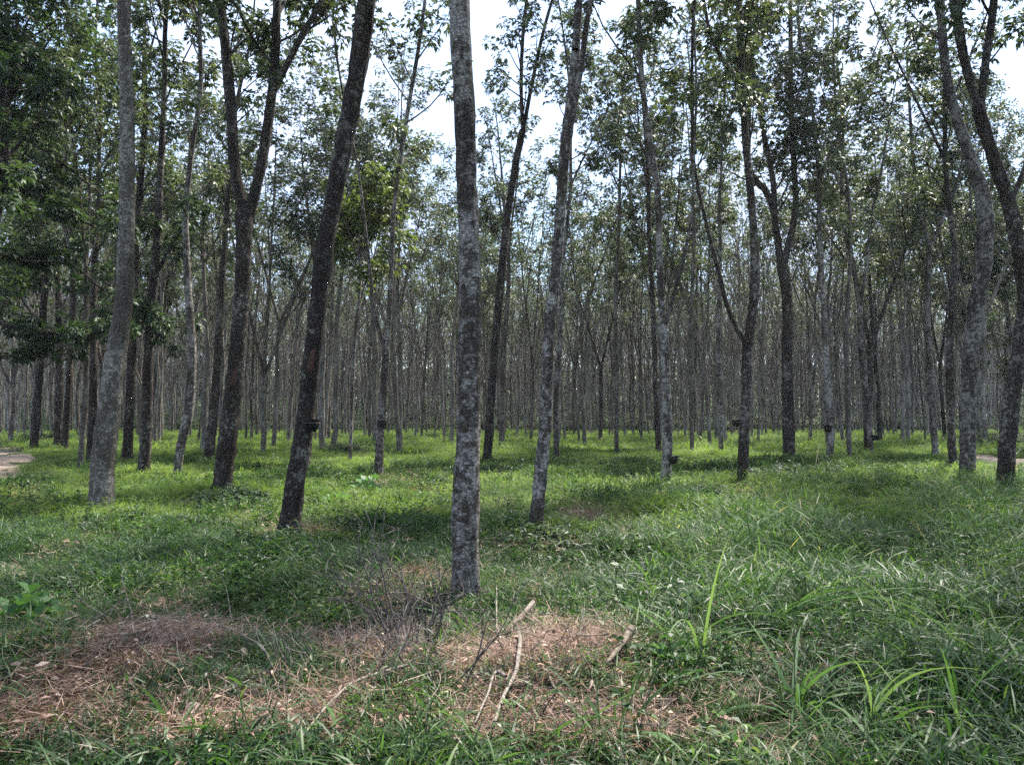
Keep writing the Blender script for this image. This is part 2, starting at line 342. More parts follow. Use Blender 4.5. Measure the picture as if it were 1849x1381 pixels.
def grow_branch(rng, p, d, ln, up, n=6, wob=.18):
    pts = [np.array(p, float)]; d = unit(np.array(d, float))
    for i in range(n):
        d = unit(d+np.array([0, 0, up/n])+rng.normal(0, wob, 3)/n*2)
        pts.append(pts[-1]+d*ln/n)
    return np.array(pts)
def crown(leaders, rng, start, top, wood, leaf, spread=1.0, dens=1.0, seg=5, per=.55, leafsize=.15, k=7, mats=(0, 0), low=None, twigdens=1.0):
    """side branches, twigs and leaf whorls along the leaders (list of (points, radii)) above height start"""
    T, A = [], []
    for P, rad in leaders:
        Q, rr, s = resample(P, rad, per); tot = max(1e-3, top-start)
        for i in range(1, len(Q)):
            z = Q[i][2]
            if z < start or rng.random() > dens: continue
            f = np.clip((z-start)/tot, 0, 1)
            ln = spread*(2.6-1.6*f)*rng.uniform(.55, 1.15)*(.55 if f < .12 else 1)
            th = rng.uniform(0, 2*math.pi); ax_ = unit(Q[i]-Q[i-1])
            o = np.array([math.cos(th), math.sin(th), 0]); d = unit(o*.95+ax_*rng.uniform(.4, 1.1))
            b = grow_branch(rng, Q[i], d, ln, .55); r0 = min(rr[i]*.45, .012+.011*ln)
            tube(wood, b, np.linspace(r0, .006, len(b)), seg, cap=False, mi=mats[0])
            nt_ = max(1, int(ln*2.4*twigdens))
            for q in range(nt_):
                u = rng.uniform(.35, 1); j = min(int(u*(len(b)-1)), len(b)-2); bp_ = b[j]*(1-(u*(len(b)-1)-j))+b[j+1]*(u*(len(b)-1)-j)
                td = unit(unit(b[j+1]-b[j])+rng.normal(0, .6, 3)); tl = rng.uniform(.25, .7)*spread
                tb = grow_branch(rng, bp_, td, tl, .3, 3)
                tube(wood, tb, np.linspace(.007, .003, len(tb)), 3, cap=False, mi=mats[0])
                T.append(tb[-1]); A.append(tb[-1]-tb[-2])
                if rng.random() < .5: T.append(tb[2]); A.append(tb[-1]-tb[-2])
            T.append(b[-1]); A.append(b[-1]-b[-2])
        T.append(Q[-1]); A.append(Q[-1]-Q[-2])
    whorls(leaf, T, A, rng, k, leafsize, leafsize*.38, leafsize*.9, mats[1])
    return len(T)
# ------------------------------------------------------------------ generic plantation trees (variants shared by copies)
class Variant: pass
def make_variant(seed, H, forkz, r, nlead, lean, leafk=9, low=6.0, bark='bark', leaf='leaf', dens=1.0, spread=1.0, seg=9, twigdens=1.0, leafsize=.17, shoots=(8, 15, 8.5)):
    rng = np.random.default_rng(seed); v = Variant(); wood = Acc()
    th = rng.uniform(0, 6.28); n = max(4, int(forkz/1.2)+2); zz = np.linspace(-.15, forkz, n)
    P = np.stack([lean*zz*math.cos(th)+np.cumsum(rng.normal(0, .05, n)), lean*zz*math.sin(th)+np.cumsum(rng.normal(0, .05, n)), zz], 1)
    P[:, :2] -= P[0, :2]
    rad = r*(1.08-.35*zz/max(H*.6, 1)); Q, rr, s = resample(P, rad, .35)
    tube(wood, Q, rr, seg+3, .16, seed, cap=False, flare=.28)
    leaders = []; tip = P[-1]; d0 = unit(P[-1]-P[-2]); ph = rng.uniform(0, 6.28)
    for i in range(nlead):
        a = ph+i*2*math.pi/nlead+rng.uniform(-.5, .5); tilt = rng.uniform(.16, .38) if nlead > 1 else 0.03
        d = unit(d0+tilt*np.array([math.cos(a), math.sin(a), 0])); ln = (H-forkz)*rng.uniform(.85, 1.05)
        b = grow_branch(rng, tip-d0*.1, d, ln, .12, 9, .10); r0 = rr[-1]*(.98 if nlead == 1 else .78)
        br = r0*np.linspace(1, .12, len(b))**.9
        Qb, rb, _ = resample(b, br, .5); tube(wood, Qb, rb, seg, .10, seed+i, cap=True); leaders.append((b, br))
        if rng.random() < .8:      # a secondary fork
            j = rng.integers(2, 5); a2 = rng.uniform(0, 6.28)
            d2 = unit(unit(b[j+1]-b[j])+.42*np.array([math.cos(a2), math.sin(a2), 0]))
            c_ = grow_branch(rng, b[j], d2, ln*(1-j/10)*.8, .18, 7, .10); cr_ = br[j]*.7*np.linspace(1, .15, len(c_))
            tube(wood, c_, cr_, seg-2, .08, seed, cap=True); leaders.append((c_, cr_))
    tw = Acc()
    crown(leaders, rng, low, H, tw, tw, spread, dens, 4, .62, leafsize, leafk, (0, 1), twigdens=twigdens)
    # a few bare low side shoots
    for _ in range(rng.integers(*shoots[:2])):
        z = rng.uniform(3.4, shoots[2]); src = Q if z < forkz else leaders[rng.integers(len(leaders))][0]; i = int(np.argmin(abs(src[:, 2]-z))); a = rng.uniform(0, 6.28)
        b = grow_branch(rng, src[i], np.array([math.cos(a), math.sin(a), rng.uniform(1.0, 3.2)]), rng.uniform(.8, 3.2), .4, 5)
        tube(tw, b, np.linspace(.024, .006, len(b)), 4, cap=False)
    v.trunk = wood.mesh('trunk', M[bark]); v.crown = tw.mesh('crown', [M[bark], M[leaf]]); v.H = H
    return v
VAR, THIN = [], []
rs = random.Random(5)
for i in range(9):
    VAR.append(make_variant(100+i, rs.uniform(14, 18.5), rs.choice([3.2, 4.5, 5.5, 6.5, 7.5]), rs.uniform(.085, .12), rs.choice([1, 2, 2, 3]), rs.uniform(0, .06), low=rs.uniform(5.8, 8.2),
                            bark=rs.choice(['bark_pale', 'bark_dark', 'bark_far', 'bark']), dens=1.0, spread=1.2, twigdens=1.8, leafk=7, leafsize=.14))
for i in range(12):
    THIN.append(make_variant(150+i, rs.uniform(12.5, 17), rs.choice([4.5, 5.5, 6.5, 7.5, 8.5]), rs.uniform(.055, .085), rs.choice([1, 1, 2, 2, 3]), rs.uniform(0, .07), low=rs.uniform(8.0, 10.5), shoots=(16, 26, 12),
                             bark=rs.choice(['bark_pale', 'bark_far', 'bark_far', 'bark']), dens=.72, spread=.9, twigdens=.8, leafk=5, leafsize=.18, seg=7))
# ------------------------------------------------------------------ traced trees
HEROES = []
def hero(base, stem, label, Y=None, limbs=(), H=17, low=6.8, bark='bark', seg=20, step=.12, rough=.16, panel=None, seed=0, leaf='leaf', dens=.9, spread=1.0, lead=2, name='rubber_tree', cat='tree', group=None, leafsize=.15, kk=9, flare=.6, twigdens=1.3):
    """stem / limbs: [(px, py, width_px)] traced at the tree's own distance, continued upward to height H"""
    b0 = at(*base); Y = b0.y; rng = np.random.default_rng(900+seed)
    def trace(pts, wob=True):
        P, r = [], []
        yo = 0.0
        for i, (x, y, wd) in enumerate(pts):
            p = atY(x, y, Y); yo += rng.normal(0, .04)*(1 if i and wob else 0)
            P.append([p.x-b0.x, yo, p.z-b0.z]); r.append(wd/2*Y/F)
        return np.array(P), np.array(r)
    t_ = thing(name, b0, label, cat, group)
    P, r = trace(stem); P[0][2] = -.12
    top_z = P[-1][2]; leaders = []; wood = Acc()
    ends = []
    if limbs:
        Q, rr, _ = resample(P, r, step); tube(wood, Q, rr, seg, rough, seed, cap=True, flare=flare)
        ends = []
    else:
        d = unit(P[-1]-P[-2]); d = unit(d*np.array([.5, .5, 1])); ext = max(0.0, H-top_z)
        n = max(3, int(ext/1.2)); b = [P[-1]]
        for i in range(n):
            d = unit(d+rng.normal(0, .06, 3)+np.array([0, 0, .08])); b.append(b[-1]+d*ext/n)
        b = np.array(b[1:]); P = np.vstack([P, b]); r = np.r_[r, np.linspace(r[-1]*.92, .02, n)]
        Q, rr, _ = resample(P, r, step if step > .15 else .15); tube(wood, Q, rr, seg, rough, seed, flare=flare); leaders.append((P, r))
        k0 = max(1, len(P)-n)
        for q in range(lead):
            j = min(len(P)-3, k0+rng.integers(0, max(1, n//2))); a = rng.uniform(0, 6.28)
            c_ = grow_branch(rng, P[j], unit(np.array([math.cos(a)*.45, math.sin(a)*.45, 1])), max(2, (H-P[j][2])*.9), .15, 8, .1)
            cr_ = r[j]*.65*np.linspace(1, .15, len(c_)); tube(wood, c_, cr_, 8, .08, seed); leaders.append((c_, cr_))
    obj('trunk', wood.mesh('trunk', M[bark]), t_)
    tw = Acc()
    for lm in limbs:
        P2, r2 = trace(lm); d = unit(unit(P2[-1]-P2[-2])*np.array([.6, .6, 1])+np.array([0, rng.normal(0, .12), 0])); ext = max(1.5, H*rng.uniform(.85, 1.0)-P2[-1][2])
        n = max(3, int(ext/1.2)); b = [P2[-1]]
        for i in range(n):
            d = unit(d+rng.normal(0, .07, 3)+np.array([0, 0, .08])); b.append(b[-1]+d*ext/n)
        P2 = np.vstack([P2, np.array(b[1:])]); r2 = np.r_[r2, np.linspace(r2[-1]*.9, .015, n)]
        a_ = Acc(); Q, rr, _ = resample(P2, r2, .2); tube(a_, Q, rr, max(8, seg-6), rough*.8, seed+3)
        obj('limb', a_.mesh('limb', M[bark]), t_); leaders.append((P2, r2))
    crown(leaders, rng, low, H, tw, tw, spread, dens, 5, .5, leafsize, kk, (0, 1), twigdens=twigdens)
    obj('crown', tw.mesh('crown', [M[bark], M[leaf]]), t_)
    if panel:      # strip of tapped bark on the camera side
        z0, z1, hw = panel; Qp, rp, _ = resample(P, r, .05); a_ = []; sel = [i for i in range(len(Qp)) if z0 <= Qp[i][2] <= z1]
        fc = []; K = 8
        aim = math.atan2(-(b0.y), -b0.x)
        for n_, i in enumerate(sel):
            for k in range(K):
                th = aim+hw*(k/(K-1)*2-1)+.25*(n_/len(sel)-.5); rr_ = rp[i]*(1.10+.03*(n_ % 2))
                if k in (0, K-1) or n_ in (0, len(sel)-1): rr_ = rp[i]*.8
                a_.append((Qp[i][0]+math.cos(th)*rr_, Qp[i][1]+math.sin(th)*rr_, Qp[i][2]+.06*k/K))
        for n_ in range(len(sel)-1):
            for k in range(K-1): q = n_*K+k; fc.append((q, q+1, q+K+1, q+K))
        pn = obj('tapping_panel', mesh('tapping_panel', a_, fc, M['panel']), t_); pn['label'] = 'reddish strip of tapped bark'
    HEROES.append((b0.x, b0.y)); return t_, b0, P
hero((842, 1088), [(841, 1092, 56), (841, 980, 49), (843, 870, 46), (846, 760, 43), (848, 620, 41), (848, 500, 39), (842, 330, 39), (840, 250, 38), (834, 120, 38), (829, 0, 37), (822, -200, 35)],
     'thick straight rubber tree with pale lichen blotches, in the middle of the picture', seed=1, seg=40, step=.035, rough=.15, H=17, low=8, flare=.15)
hero((522, 972), [(520, 975, 40), (532, 880, 36), (545, 800, 34), (566, 600, 31), (592, 400, 31), (625, 230, 33), (652, 90, 32), (668, 0, 32), (690, -140, 28)],
     'dark leaning rubber tree with red scar and pinkish litter at its foot', seed=2, seg=32, step=.05, rough=.2, bark='bark_dark', panel=(1.95, 2.35, .42), low=7.5)
hero((397, 897), [(397, 900, 36), (410, 800, 33), (430, 620, 27), (440, 480, 27), (443, 385, 30)],
     'dark rubber tree splitting into two big limbs, dark bush at its foot', seed=3, seg=28, step=.07, bark='bark_dark', panel=(1.95, 2.4, .42),
     limbs=([(443, 395, 20), (428, 330, 19), (416, 200, 19), (405, 60, 17), (398, 0, 15)], [(445, 400, 22), (462, 340, 19), (478, 240, 18), (491, 140, 17), (494, 0, 15)], [(486, 185, 11), (505, 140, 12), (545, 60, 11), (585, -10, 9)]))
hero((178, 925), [(179, 930, 42), (187, 830, 40), (203, 700, 37), (222, 550, 31), (230, 380, 27), (231, 200, 24), (231, 0, 22)],
     'smooth pale grey rubber tree leaning towards the dark-limbed forked tree', seed=4, seg=28, step=.07, bark='bark_pale', low=8)
hero((964, 968), [(964, 972, 28), (973, 890, 25), (985, 760, 22), (992, 600, 20), (1005, 480, 19), (1012, 380, 19), (1020, 270, 20), (1036, 140, 17), (1046, 0, 14)],
     'slim mottled rubber tree leaning away from the thick middle one, litter hollow beside it', seed=5, seg=24, step=.06, limbs=([(1018, 290, 12), (1028, 240, 12), (1046, 140, 11), (1060, 40, 10), (1068, -20, 9)], [(1040, 90, 13), (1046, 0, 12)]))
hero((878, 838), [(878, 840, 17), (885, 750, 15), (893, 640, 15), (905, 500, 14), (918, 380, 13), (932, 290, 13), (944, 235, 12)],
     'slim dark rubber tree forking high, just behind the thick middle tree', seed=6, seg=16, bark='bark_dark', limbs=([(944, 240, 7), (941, 145, 7), (947, 36, 6), (952, -10, 6)], [(944, 240, 8), (962, 145, 7), (984, 47, 6), (1002, -20, 5)]))
hero((1200, 888), [(1200, 892, 19), (1204, 800, 18), (1201, 690, 16), (1197, 590, 16)],
     'slim pale-based rubber tree with a black cup at knee height', seed=7, seg=20, bark='bark', limbs=([(1197, 600, 13), (1191, 450, 12), (1187, 350, 12), (1172, 260, 12), (1158, 150, 10), (1152, 0, 9)], [(1198, 600, 8), (1214, 540, 7), (1238, 450, 6), (1250, 380, 5)]))
hero((1340, 880), [(1340, 884, 20), (1343, 800, 19), (1349, 690, 18), (1351, 610, 19)],
     'rubber tree with a long arm forking off to one side, dry litter at its foot', seed=8, seg=20, bark='bark_dark',
     limbs=([(1351, 620, 16), (1363, 500, 17), (1359, 400, 14), (1346, 250, 13), (1338, 140, 12), (1332, 0, 11)], [(1349, 625, 9), (1318, 570, 8), (1295, 490, 8), (1272, 400, 7), (1252, 300, 6)], [(1337, 150, 8), (1306, 110, 7), (1285, 60, 6), (1272, 0, 6)]))
hero((1425, 838), [(1425, 842, 22), (1424, 760, 21), (1421, 650, 19), (1418, 520, 18), (1411, 480, 18)],
     'stout straight rubber tree opening into three upright arms above the grass hump', seed=9, seg=20, bark='bark_dark',
     limbs=([(1411, 490, 13), (1401, 416, 12), (1385, 355, 11), (1354, 315, 10), (1350, 250, 7)], [(1400, 420, 11), (1395, 326, 10), (1378, 240, 9), (1365, 170, 8)], [(1413, 490, 12), (1436, 362, 11), (1432, 300, 10), (1428, 181, 9), (1427, 36, 8)]))
hero((1747, 866), [(1747, 870, 26), (1745, 760, 27), (1755, 600, 26), (1776, 450, 27), (1772, 360, 27), (1752, 290, 20), (1738, 250, 19), (1720, 181, 17), (1706, 72, 14), (1702, 0, 13), (1700, -120, 11)],
     'grey rubber tree leaning in at the edge of the wood, thickened below its bend', seed=10, seg=22, bark='bark', low=9)
hero((1813, 888), [(1813, 890, 27), (1816, 800, 27), (1824, 720, 28), (1838, 620, 25), (1848, 540, 23), (1843, 470, 24), (1817, 344, 24), (1790, 271, 21), (1766, 195, 21)],
     'twisted dark rubber tree beside the pale track, bending sideways and forking', seed=11, seg=24, bark='bark_dark',
     limbs=([(1768, 205, 16), (1740, 90, 16), (1720, 0, 15), (1705, -120, 13)], [(1768, 205, 15), (1782, 100, 14), (1799, 0, 13)], [(1826, 365, 9), (1852, 300, 9), (1880, 220, 8)]), low=8.5)
hero((683, 866), [(683, 868, 16), (686, 770, 15), (692, 690, 14), (697, 630, 14)], 'short slim rubber tree forking low, red-brown litter round its foot', seed=12, seg=16,
     limbs=([(697, 640, 8), (676, 560, 7), (668, 480, 6), (660, 400, 5)], [(698, 640, 10), (705, 520, 9), (712, 380, 8), (734, 217, 8), (759, 72, 7), (768, 0, 6)]))
hero((258, 855), [(258, 858, 21), (266, 760, 19), (270, 640, 17), (280, 520, 14), (285, 440, 13), (292, 300, 11), (300, 150, 9)], 'dark upright rubber tree right behind the smooth pale one', seed=13, seg=14, bark='bark_dark')
hero((318, 863), [(318, 866, 12), (327, 810, 16), (340, 740, 17), (345, 650, 16), (338, 500, 13), (335, 400, 11), (345, 280, 9), (362, 150, 8)], 'bent rubber tree with a narrow foot, between two dark upright ones', seed=14, seg=14)
hero((375, 835), [(375, 838, 19), (386, 740, 16), (396, 600, 12), (404, 450, 10), (412, 300, 9)], 'slender dark rubber tree close behind the two-limbed tree', seed=15, seg=12, bark='bark_dark')
hero((229, 826), [(229, 828, 18), (235, 740, 17), (240, 600, 15), (246, 450, 13), (262, 200, 10)], 'dark rubber tree half hidden by the smooth pale trunk', seed=16, seg=12, bark='bark_dark')
hero((163, 836), [(163, 838, 15), (166, 740, 14), (168, 600, 12), (170, 450, 10)], 'thin dark rubber tree just outside the smooth pale trunk', seed=17, seg=12, bark='bark_dark')
hero((103, 806), [(103, 808, 11), (106, 740, 15), (107, 640, 13), (104, 500, 10)], 'dark rubber tree standing beside the end of the bare track', seed=18, seg=12, bark='bark_dark')
hero((1005, 828), [(1005, 830, 11), (1004, 720, 9), (1012, 600, 8), (1016, 480, 7)], 'thin grey rubber tree behind the slim mottled one', seed=19, seg=10)
hero((1113, 824), [(1113, 826, 8), (1114, 700, 8), (1112, 560, 7), (1118, 400, 6)], 'thin rubber tree with a dark grass mound against its foot', seed=20, seg=10, bark='bark_pale')
hero((1190, 822), [(1190, 824, 11), (1184, 700, 9), (1180, 560, 9), (1172, 400, 8)], 'dark thin rubber tree showing beside the one with the low black cup', seed=21, seg=10, bark='bark_dark')
hero((1497, 836), [(1497, 838, 11), (1500, 780, 14), (1493, 680, 12), (1487, 560, 10), (1480, 400, 8)], 'slim rubber tree with a leaning prop stick and a black cup', seed=22, seg=12)
hero((1575, 826), [(1575, 828, 10), (1565, 720, 11), (1556, 620, 10), (1552, 555, 10)], 'slim rubber tree with a tight V fork above head height', seed=23, seg=10, limbs=([(1552, 560, 7), (1540, 480, 6), (1520, 380, 6)], [(1552, 560, 7), (1566, 480, 6), (1578, 380, 5)]))
hero((1690, 826), [(1690, 828, 12), (1683, 700, 10), (1676, 560, 9), (1680, 442, 10)], 'slim rubber tree with a wide V fork against the blue sky', seed=24, seg=10, limbs=([(1680, 445, 6), (1663, 391, 6), (1651, 290, 6), (1640, 150, 5)], [(1680, 445, 6), (1701, 398, 6), (1727, 337, 5), (1745, 200, 5)]))
hero((1722, 850), [(1722, 852, 14), (1718, 740, 13), (1716, 600, 12), (1724, 450, 10)], 'reddish-dark rubber tree close beside the bent grey one', seed=25, seg=10, bark='bark_dark')
hero((1534, 832), [(1534, 834, 9), (1532, 720, 8), (1530, 600, 8), (1538, 440, 6)], 'thin rubber tree between the cup tree and the tight V fork', seed=26, seg=10, bark='bark_pale')
hero((1302, 822), [(1302, 824, 9), (1300, 720, 9), (1296, 600, 8), (1300, 440, 6)], 'thin reddish rubber tree with a small dark bush at its foot', seed=27, seg=10)
hero((1250, 822), [(1250, 824, 8), (1248, 720, 8), (1246, 600, 7), (1252, 440, 6)], 'thin straight rubber tree alone in open bright grass', seed=28, seg=10, bark='bark_pale')
hero((592, 795), [(592, 797, 9), (594, 700, 8), (600, 560, 8), (606, 420, 7)], 'thin rubber tree seen past the leaning trunk, clear of the other stems', seed=29, seg=10)
hero((906, 808), [(906, 810, 11), (907, 700, 10), (909, 640, 10), (918, 520, 8)], 'pale-mottled rubber tree beside the slim dark forked one', seed=30, seg=10, bark='bark_pale')
# broad-leaved shade trees
hero((60, 815), [(60, 818, 14), (70, 700, 13), (80, 560, 12), (90, 400, 10)], 'bushy tree with a low dark crown hanging over the bare track', seed=31, seg=10, bark='bark_dark', leaf='leaf_dark', low=3.0, H=12, spread=2.4, dens=1.0, kk=9, leafsize=.24, twigdens=2.2, lead=3, name='broadleaf_tree')
hero((-80, 862), [(-80, 862, 30), (-60, 700, 28), (-30, 500, 24), (0, 300, 20)], 'dark leafy tree at the picture edge, boughs reaching in over the track', seed=32, seg=10, bark='bark_dark', leaf='leaf_dark', low=2.3, H=13, spread=2.5, dens=.9, kk=8, leafsize=.19, twigdens=1.8, lead=4, name='broadleaf_tree')
hero((275, 800), [(275, 800, 12), (282, 700, 10), (290, 560, 9), (300, 440, 8)], 'bushy dark-crowned tree seen between the pale and the forked trunks', seed=33, seg=10, bark='bark_dark', leaf='leaf_dark', low=4.4, H=12.5, spread=1.6, dens=1.0, kk=9, leafsize=.24, twigdens=1.8, lead=3, name='broadleaf_tree')
hero((632, 838), [(632, 838, 7), (636, 700, 6), (642, 600, 6), (650, 520, 5)], 'young tree with a round yellow-green crown beside the leaning dark trunk', seed=34, seg=8, leaf='leaf_yellow', low=4.9, H=8.2, spread=.95, dens=1.0, kk=10, leafsize=.2, lead=4, name='young_tree', twigdens=1.9)
hero((1835, 800), [(1835, 800, 10), (1830, 700, 9), (1825, 600, 8)], 'leafy dark tree beyond the pale track', seed=35, seg=8, leaf='leaf_dark', low=2.5, H=13, spread=2.0, dens=1.0, kk=9, leafsize=.24, twigdens=2.0, lead=3, name='broadleaf_tree')
DK, PT, SD = None, None, None
for o in [o for o in SC.objects if o.parent is None and o.get('label', '').startswith('dark leafy tree')]: DK = o
for o in [o for o in SC.objects if o.parent is None and o.get('label', '').startswith('bushy tree with a low')]: PT = o
for o in [o for o in SC.objects if o.parent is None and o.get('label', '').startswith('dark upright rubber tree right')]: SD = o
def bough(tree, pts, seed, spread=.75, tw_=2.2, leafsize=.17, mat_='leaf_dark', dy=0.0):
    g_ = np.random.default_rng(seed); b0 = tree.location; Yb = b0.y; P, r = [], []
    for i, (x, y, wd) in enumerate(pts):
        p = atY(x, y, Yb+dy*i/len(pts)); P.append([p.x-b0.x, p.y-b0.y+g_.normal(0, .15)*(i > 0), p.z-b0.z]); r.append(wd/2*Yb/F)
    a = Acc(); Q, rr, _ = resample(P, r, .15); tube(a, Q, rr, 7, .1, seed)
    crown([(np.array(P), np.array(r))], g_, -5, 30, a, a, spread*.5, 1.0, 4, .28, leafsize, 8, (0, 1), twigdens=tw_)
    o = obj('bough', a.mesh('bough', [M['bark_dark'], M[mat_]]), tree)
bough(DK, [(-70, 560, 8), (20, 590, 7), (120, 605, 5), (210, 600, 3)], 1); bough(DK, [(-60, 440, 8), (40, 470, 6), (130, 480, 4), (200, 530, 3)], 2, dy=2.0)
bough(DK, [(-40, 215, 8), (70, 265, 6), (150, 325, 4), (205, 368, 3)], 3, .5, 1.2); bough(DK, [(-30, 330, 8), (60, 350, 6), (150, 400, 4), (190, 420, 3)], 4, dy=-2.0)
bough(DK, [(-40, 60, 8), (30, 110, 5), (90, 160, 3)], 5, .8, 2.0, .2, dy=-4.0); bough(DK, [(-60, 640, 7), (10, 640, 5), (60, 630, 4), (110, 640, 3)], 6, .6, dy=1.5)
bough(SD, [(268, 640, 7), (290, 600, 5), (325, 590, 3)], 7, .8, 2.2); bough(SD, [(270, 600, 7), (240, 570, 5), (215, 585, 3)], 8, .8, 2.2); bough(SD, [(280, 500, 7), (310, 440, 5), (350, 400, 3)], 9, .8, 1.6)
# two unseen trees added past the frame edge to shade its corner
for i, (x, y) in enumerate([(7.9, 8.6), (8.6, 5.2)]):
    o = thing('rubber_tree', (x, y, ghf(x, y)), ['dark rubber tree standing level with the tall grass, beyond the picture edge', 'mottled rubber tree beside the camera, beyond the picture edge'][i], 'tree', None, 1.3*i+.4)
    obj('trunk', VAR[i+2].trunk, o); obj('crown', VAR[i+2].crown, o)
# ------------------------------------------------------------------ plantation behind: individual trees then a far wood
rng = np.random.default_rng(11)
cand = []
SX, SY = 2.9, 4.7
y0 = 17-2*SY
for iy in range(-1, 60):
    if y0 > 36: SX, SY = 2.2, 3.1
    y0 += SY
    for ix in range(-85, 86):
        x = ix*SX+(SX*.5 if iy % 2 else 0)+rng.normal(0, .45)+.12*iy; y = y0+rng.normal(0, .6)
        if y < 16 or y > 135: continue
        lim = .70*y+1.5
        if abs(x) > lim: continue
        u = PW/2+x/y*F
        if min((math.hypot(x-a, y-b_) for a, b_ in HEROES)) < 2.4: continue
        if y < (27 if not 540 < u < 830 else 25) and not (u < 330 and y > 20): continue      # every tree this near is traced from the photo
        if y < 34 and 850 < u < 1060: continue
        if on_track(np.array([x]), np.array([y])).any(): continue
        if rng.random() < .10: continue
        cand.append((math.hypot(x, y), x, y))
cand.sort(); NEAR = cand[:262]; FAR = cand[262:]
LB = {'bark_far': ('slender grey-brown rubber tree deep in the plantation', 'slender grey-brown rubber trees deep in the plantation'),
      'bark': ('slender mottled rubber tree deep in the plantation', 'slender mottled rubber trees deep in the plantation'),
      'bark_pale': ('slender pale-barked rubber tree deep in the plantation', 'slender pale-barked rubber trees deep in the plantation'),
      'bark_dark': ('slender dark-barked rubber tree deep in the plantation', 'slender dark-barked rubber trees deep in the plantation')}
key = {M[k].name: k for k in ('bark', 'bark_pale', 'bark_dark', 'bark_far')}
for d, x, y in NEAR:
    v = VAR[rng.integers(len(VAR))] if d < 42 or rng.random() < .12 else THIN[rng.integers(len(THIN))]; lb, gr = LB[key[v.trunk.materials[0].name]]
    z = ghf(x, y); s = rng.uniform(.88, 1.12)
    o = thing('rubber_tree', (x, y, z), lb, 'tree', gr, rng.uniform(0, 6.28)); o.scale = (s*rng.uniform(.9, 1.1),)*2+(s,)
    obj('trunk', v.trunk, o); obj('crown', v.crown, o)
# ------------------------------------------------------------------ scatter by geometry nodes (stuff only)
def source_collection(name, objs):
    c = bpy.data.collections.new(name)
    for o in objs: c.objects.link(o)
    return c
def scatter(name, P, rot, scl, idx, coll, label):
    me = bpy.data.meshes.new(name); n = len(P); me.vertices.add(n); me.vertices.foreach_set('co', np.asarray(P, np.float32).ravel())
    for an, ty, val, pr_ in (('rot', 'FLOAT_VECTOR', rot, 'vector'), ('scl', 'FLOAT_VECTOR', scl, 'vector'), ('idx', 'INT', idx, 'value')):
        a = me.attributes.new(an, ty, 'POINT'); a.data.foreach_set(pr_, np.asarray(val, np.int32 if ty == 'INT' else np.float32).ravel())
    me.update(); o = obj(name, me); tag(o, label, kind='stuff')
    g = bpy.data.node_groups.new(name+'_scatter', 'GeometryNodeTree')
    g.interface.new_socket('Geometry', in_out='INPUT', socket_type='NodeSocketGeometry'); g.interface.new_socket('Geometry', in_out='OUTPUT', socket_type='NodeSocketGeometry')
    gi = g.nodes.new('NodeGroupInput'); go = g.nodes.new('NodeGroupOutput'); ip = g.nodes.new('GeometryNodeInstanceOnPoints')
    ci = g.nodes.new('GeometryNodeCollectionInfo'); ci.inputs['Collection'].default_value = coll; ci.inputs['Separate Children'].default_value = True; ci.inputs['Reset Children'].default_value = True
    ip.inputs['Pick Instance'].default_value = True
    def na(nm, ty):
        q = g.nodes.new('GeometryNodeInputNamedAttribute'); q.data_type = ty; q.inputs['Name'].default_value = nm; return q.outputs['Attribute']
    l = g.links.new
    l(gi.outputs[0], ip.inputs['Points']); l(ci.outputs[0], ip.inputs['Instance']); l(na('idx', 'INT'), ip.inputs['Instance Index'])
    l(na('rot', 'FLOAT_VECTOR'), ip.inputs['Rotation']); l(na('scl', 'FLOAT_VECTOR'), ip.inputs['Scale']); l(ip.outputs[0], go.inputs[0])
    md = o.modifiers.new('scatter', 'NODES'); md.node_group = g; return o
# far wood
far_src = []
for i in range(6):
    v = THIN[i*2]; me = None
    wood = Acc()
    tv = np.empty(len(v.trunk.vertices)*3, np.float32); v.trunk.vertices.foreach_get('co', tv)
    o1 = bpy.data.objects.new('far_tree_%d' % i, v.trunk); 
    far_src.append(o1); far_src.append(bpy.data.objects.new('far_treetop_%d' % i, v.crown))
cf = source_collection('far_sources', sorted(far_src, key=lambda o: o.name))
order = sorted(o.name for o in far_src); nf = len(FAR)
vi = rng.integers(0, 6, nf); px = np.array([(x, y) for d, x, y in FAR]); pz = gh(px[:, 0], px[:, 1])
rz = rng.uniform(0, 6.28, nf); sc_ = rng.uniform(.9, 1.12, nf)
P = np.concatenate([np.c_[px, pz]]*2); rot = np.zeros((2*nf, 3)); rot[:, 2] = np.r_[rz, rz]; s3 = np.repeat(np.r_[sc_, sc_][:, None], 3, 1)
ti = np.array([order.index('far_tree_%d' % i) for i in range(6)]); ci_ = np.array([order.index('far_treetop_%d' % i) for i in range(6)])
scatter('far_wood', P, rot, s3, np.r_[ti[vi], ci_[vi]], cf, 'grey mass of far rubber trees closing the view')
# dark growth making the shadow band at the back, and shrubs of dark leaves
def bush_mesh(seed, n, h, r, leaf, mats, kk=6):
    g_ = np.random.default_rng(seed); a = Acc(); T, A = [], []
    for i in range(n):
        th = g_.uniform(0, 6.28); d = np.array([math.cos(th)*g_.uniform(.1, 1.0), math.sin(th)*g_.uniform(.1, 1.0), g_.uniform(.5, 1.2)])
        b = grow_branch(g_, (g_.normal(0, r*.3), g_.normal(0, r*.3), -.05), d, h*g_.uniform(.5, 1.1), .1, 5, .3)
        tube(a, b, np.linspace(.012*h, .003, len(b)), 3, cap=False, mi=0)
        for q in (2, 3, 4, 5): T.append(b[q]); A.append(b[q]-b[q-1])
    whorls(a, T, A, g_, kk, leaf, leaf*.45, leaf*.8, 1)
    return a.mesh('bush', mats)
us = [bpy.data.objects.new('undergrowth_source_%d' % i, bush_mesh(40+i, 26, 2.2, .8, .2, [M['twig'], M['leaf_dark']])) for i in range(4)]
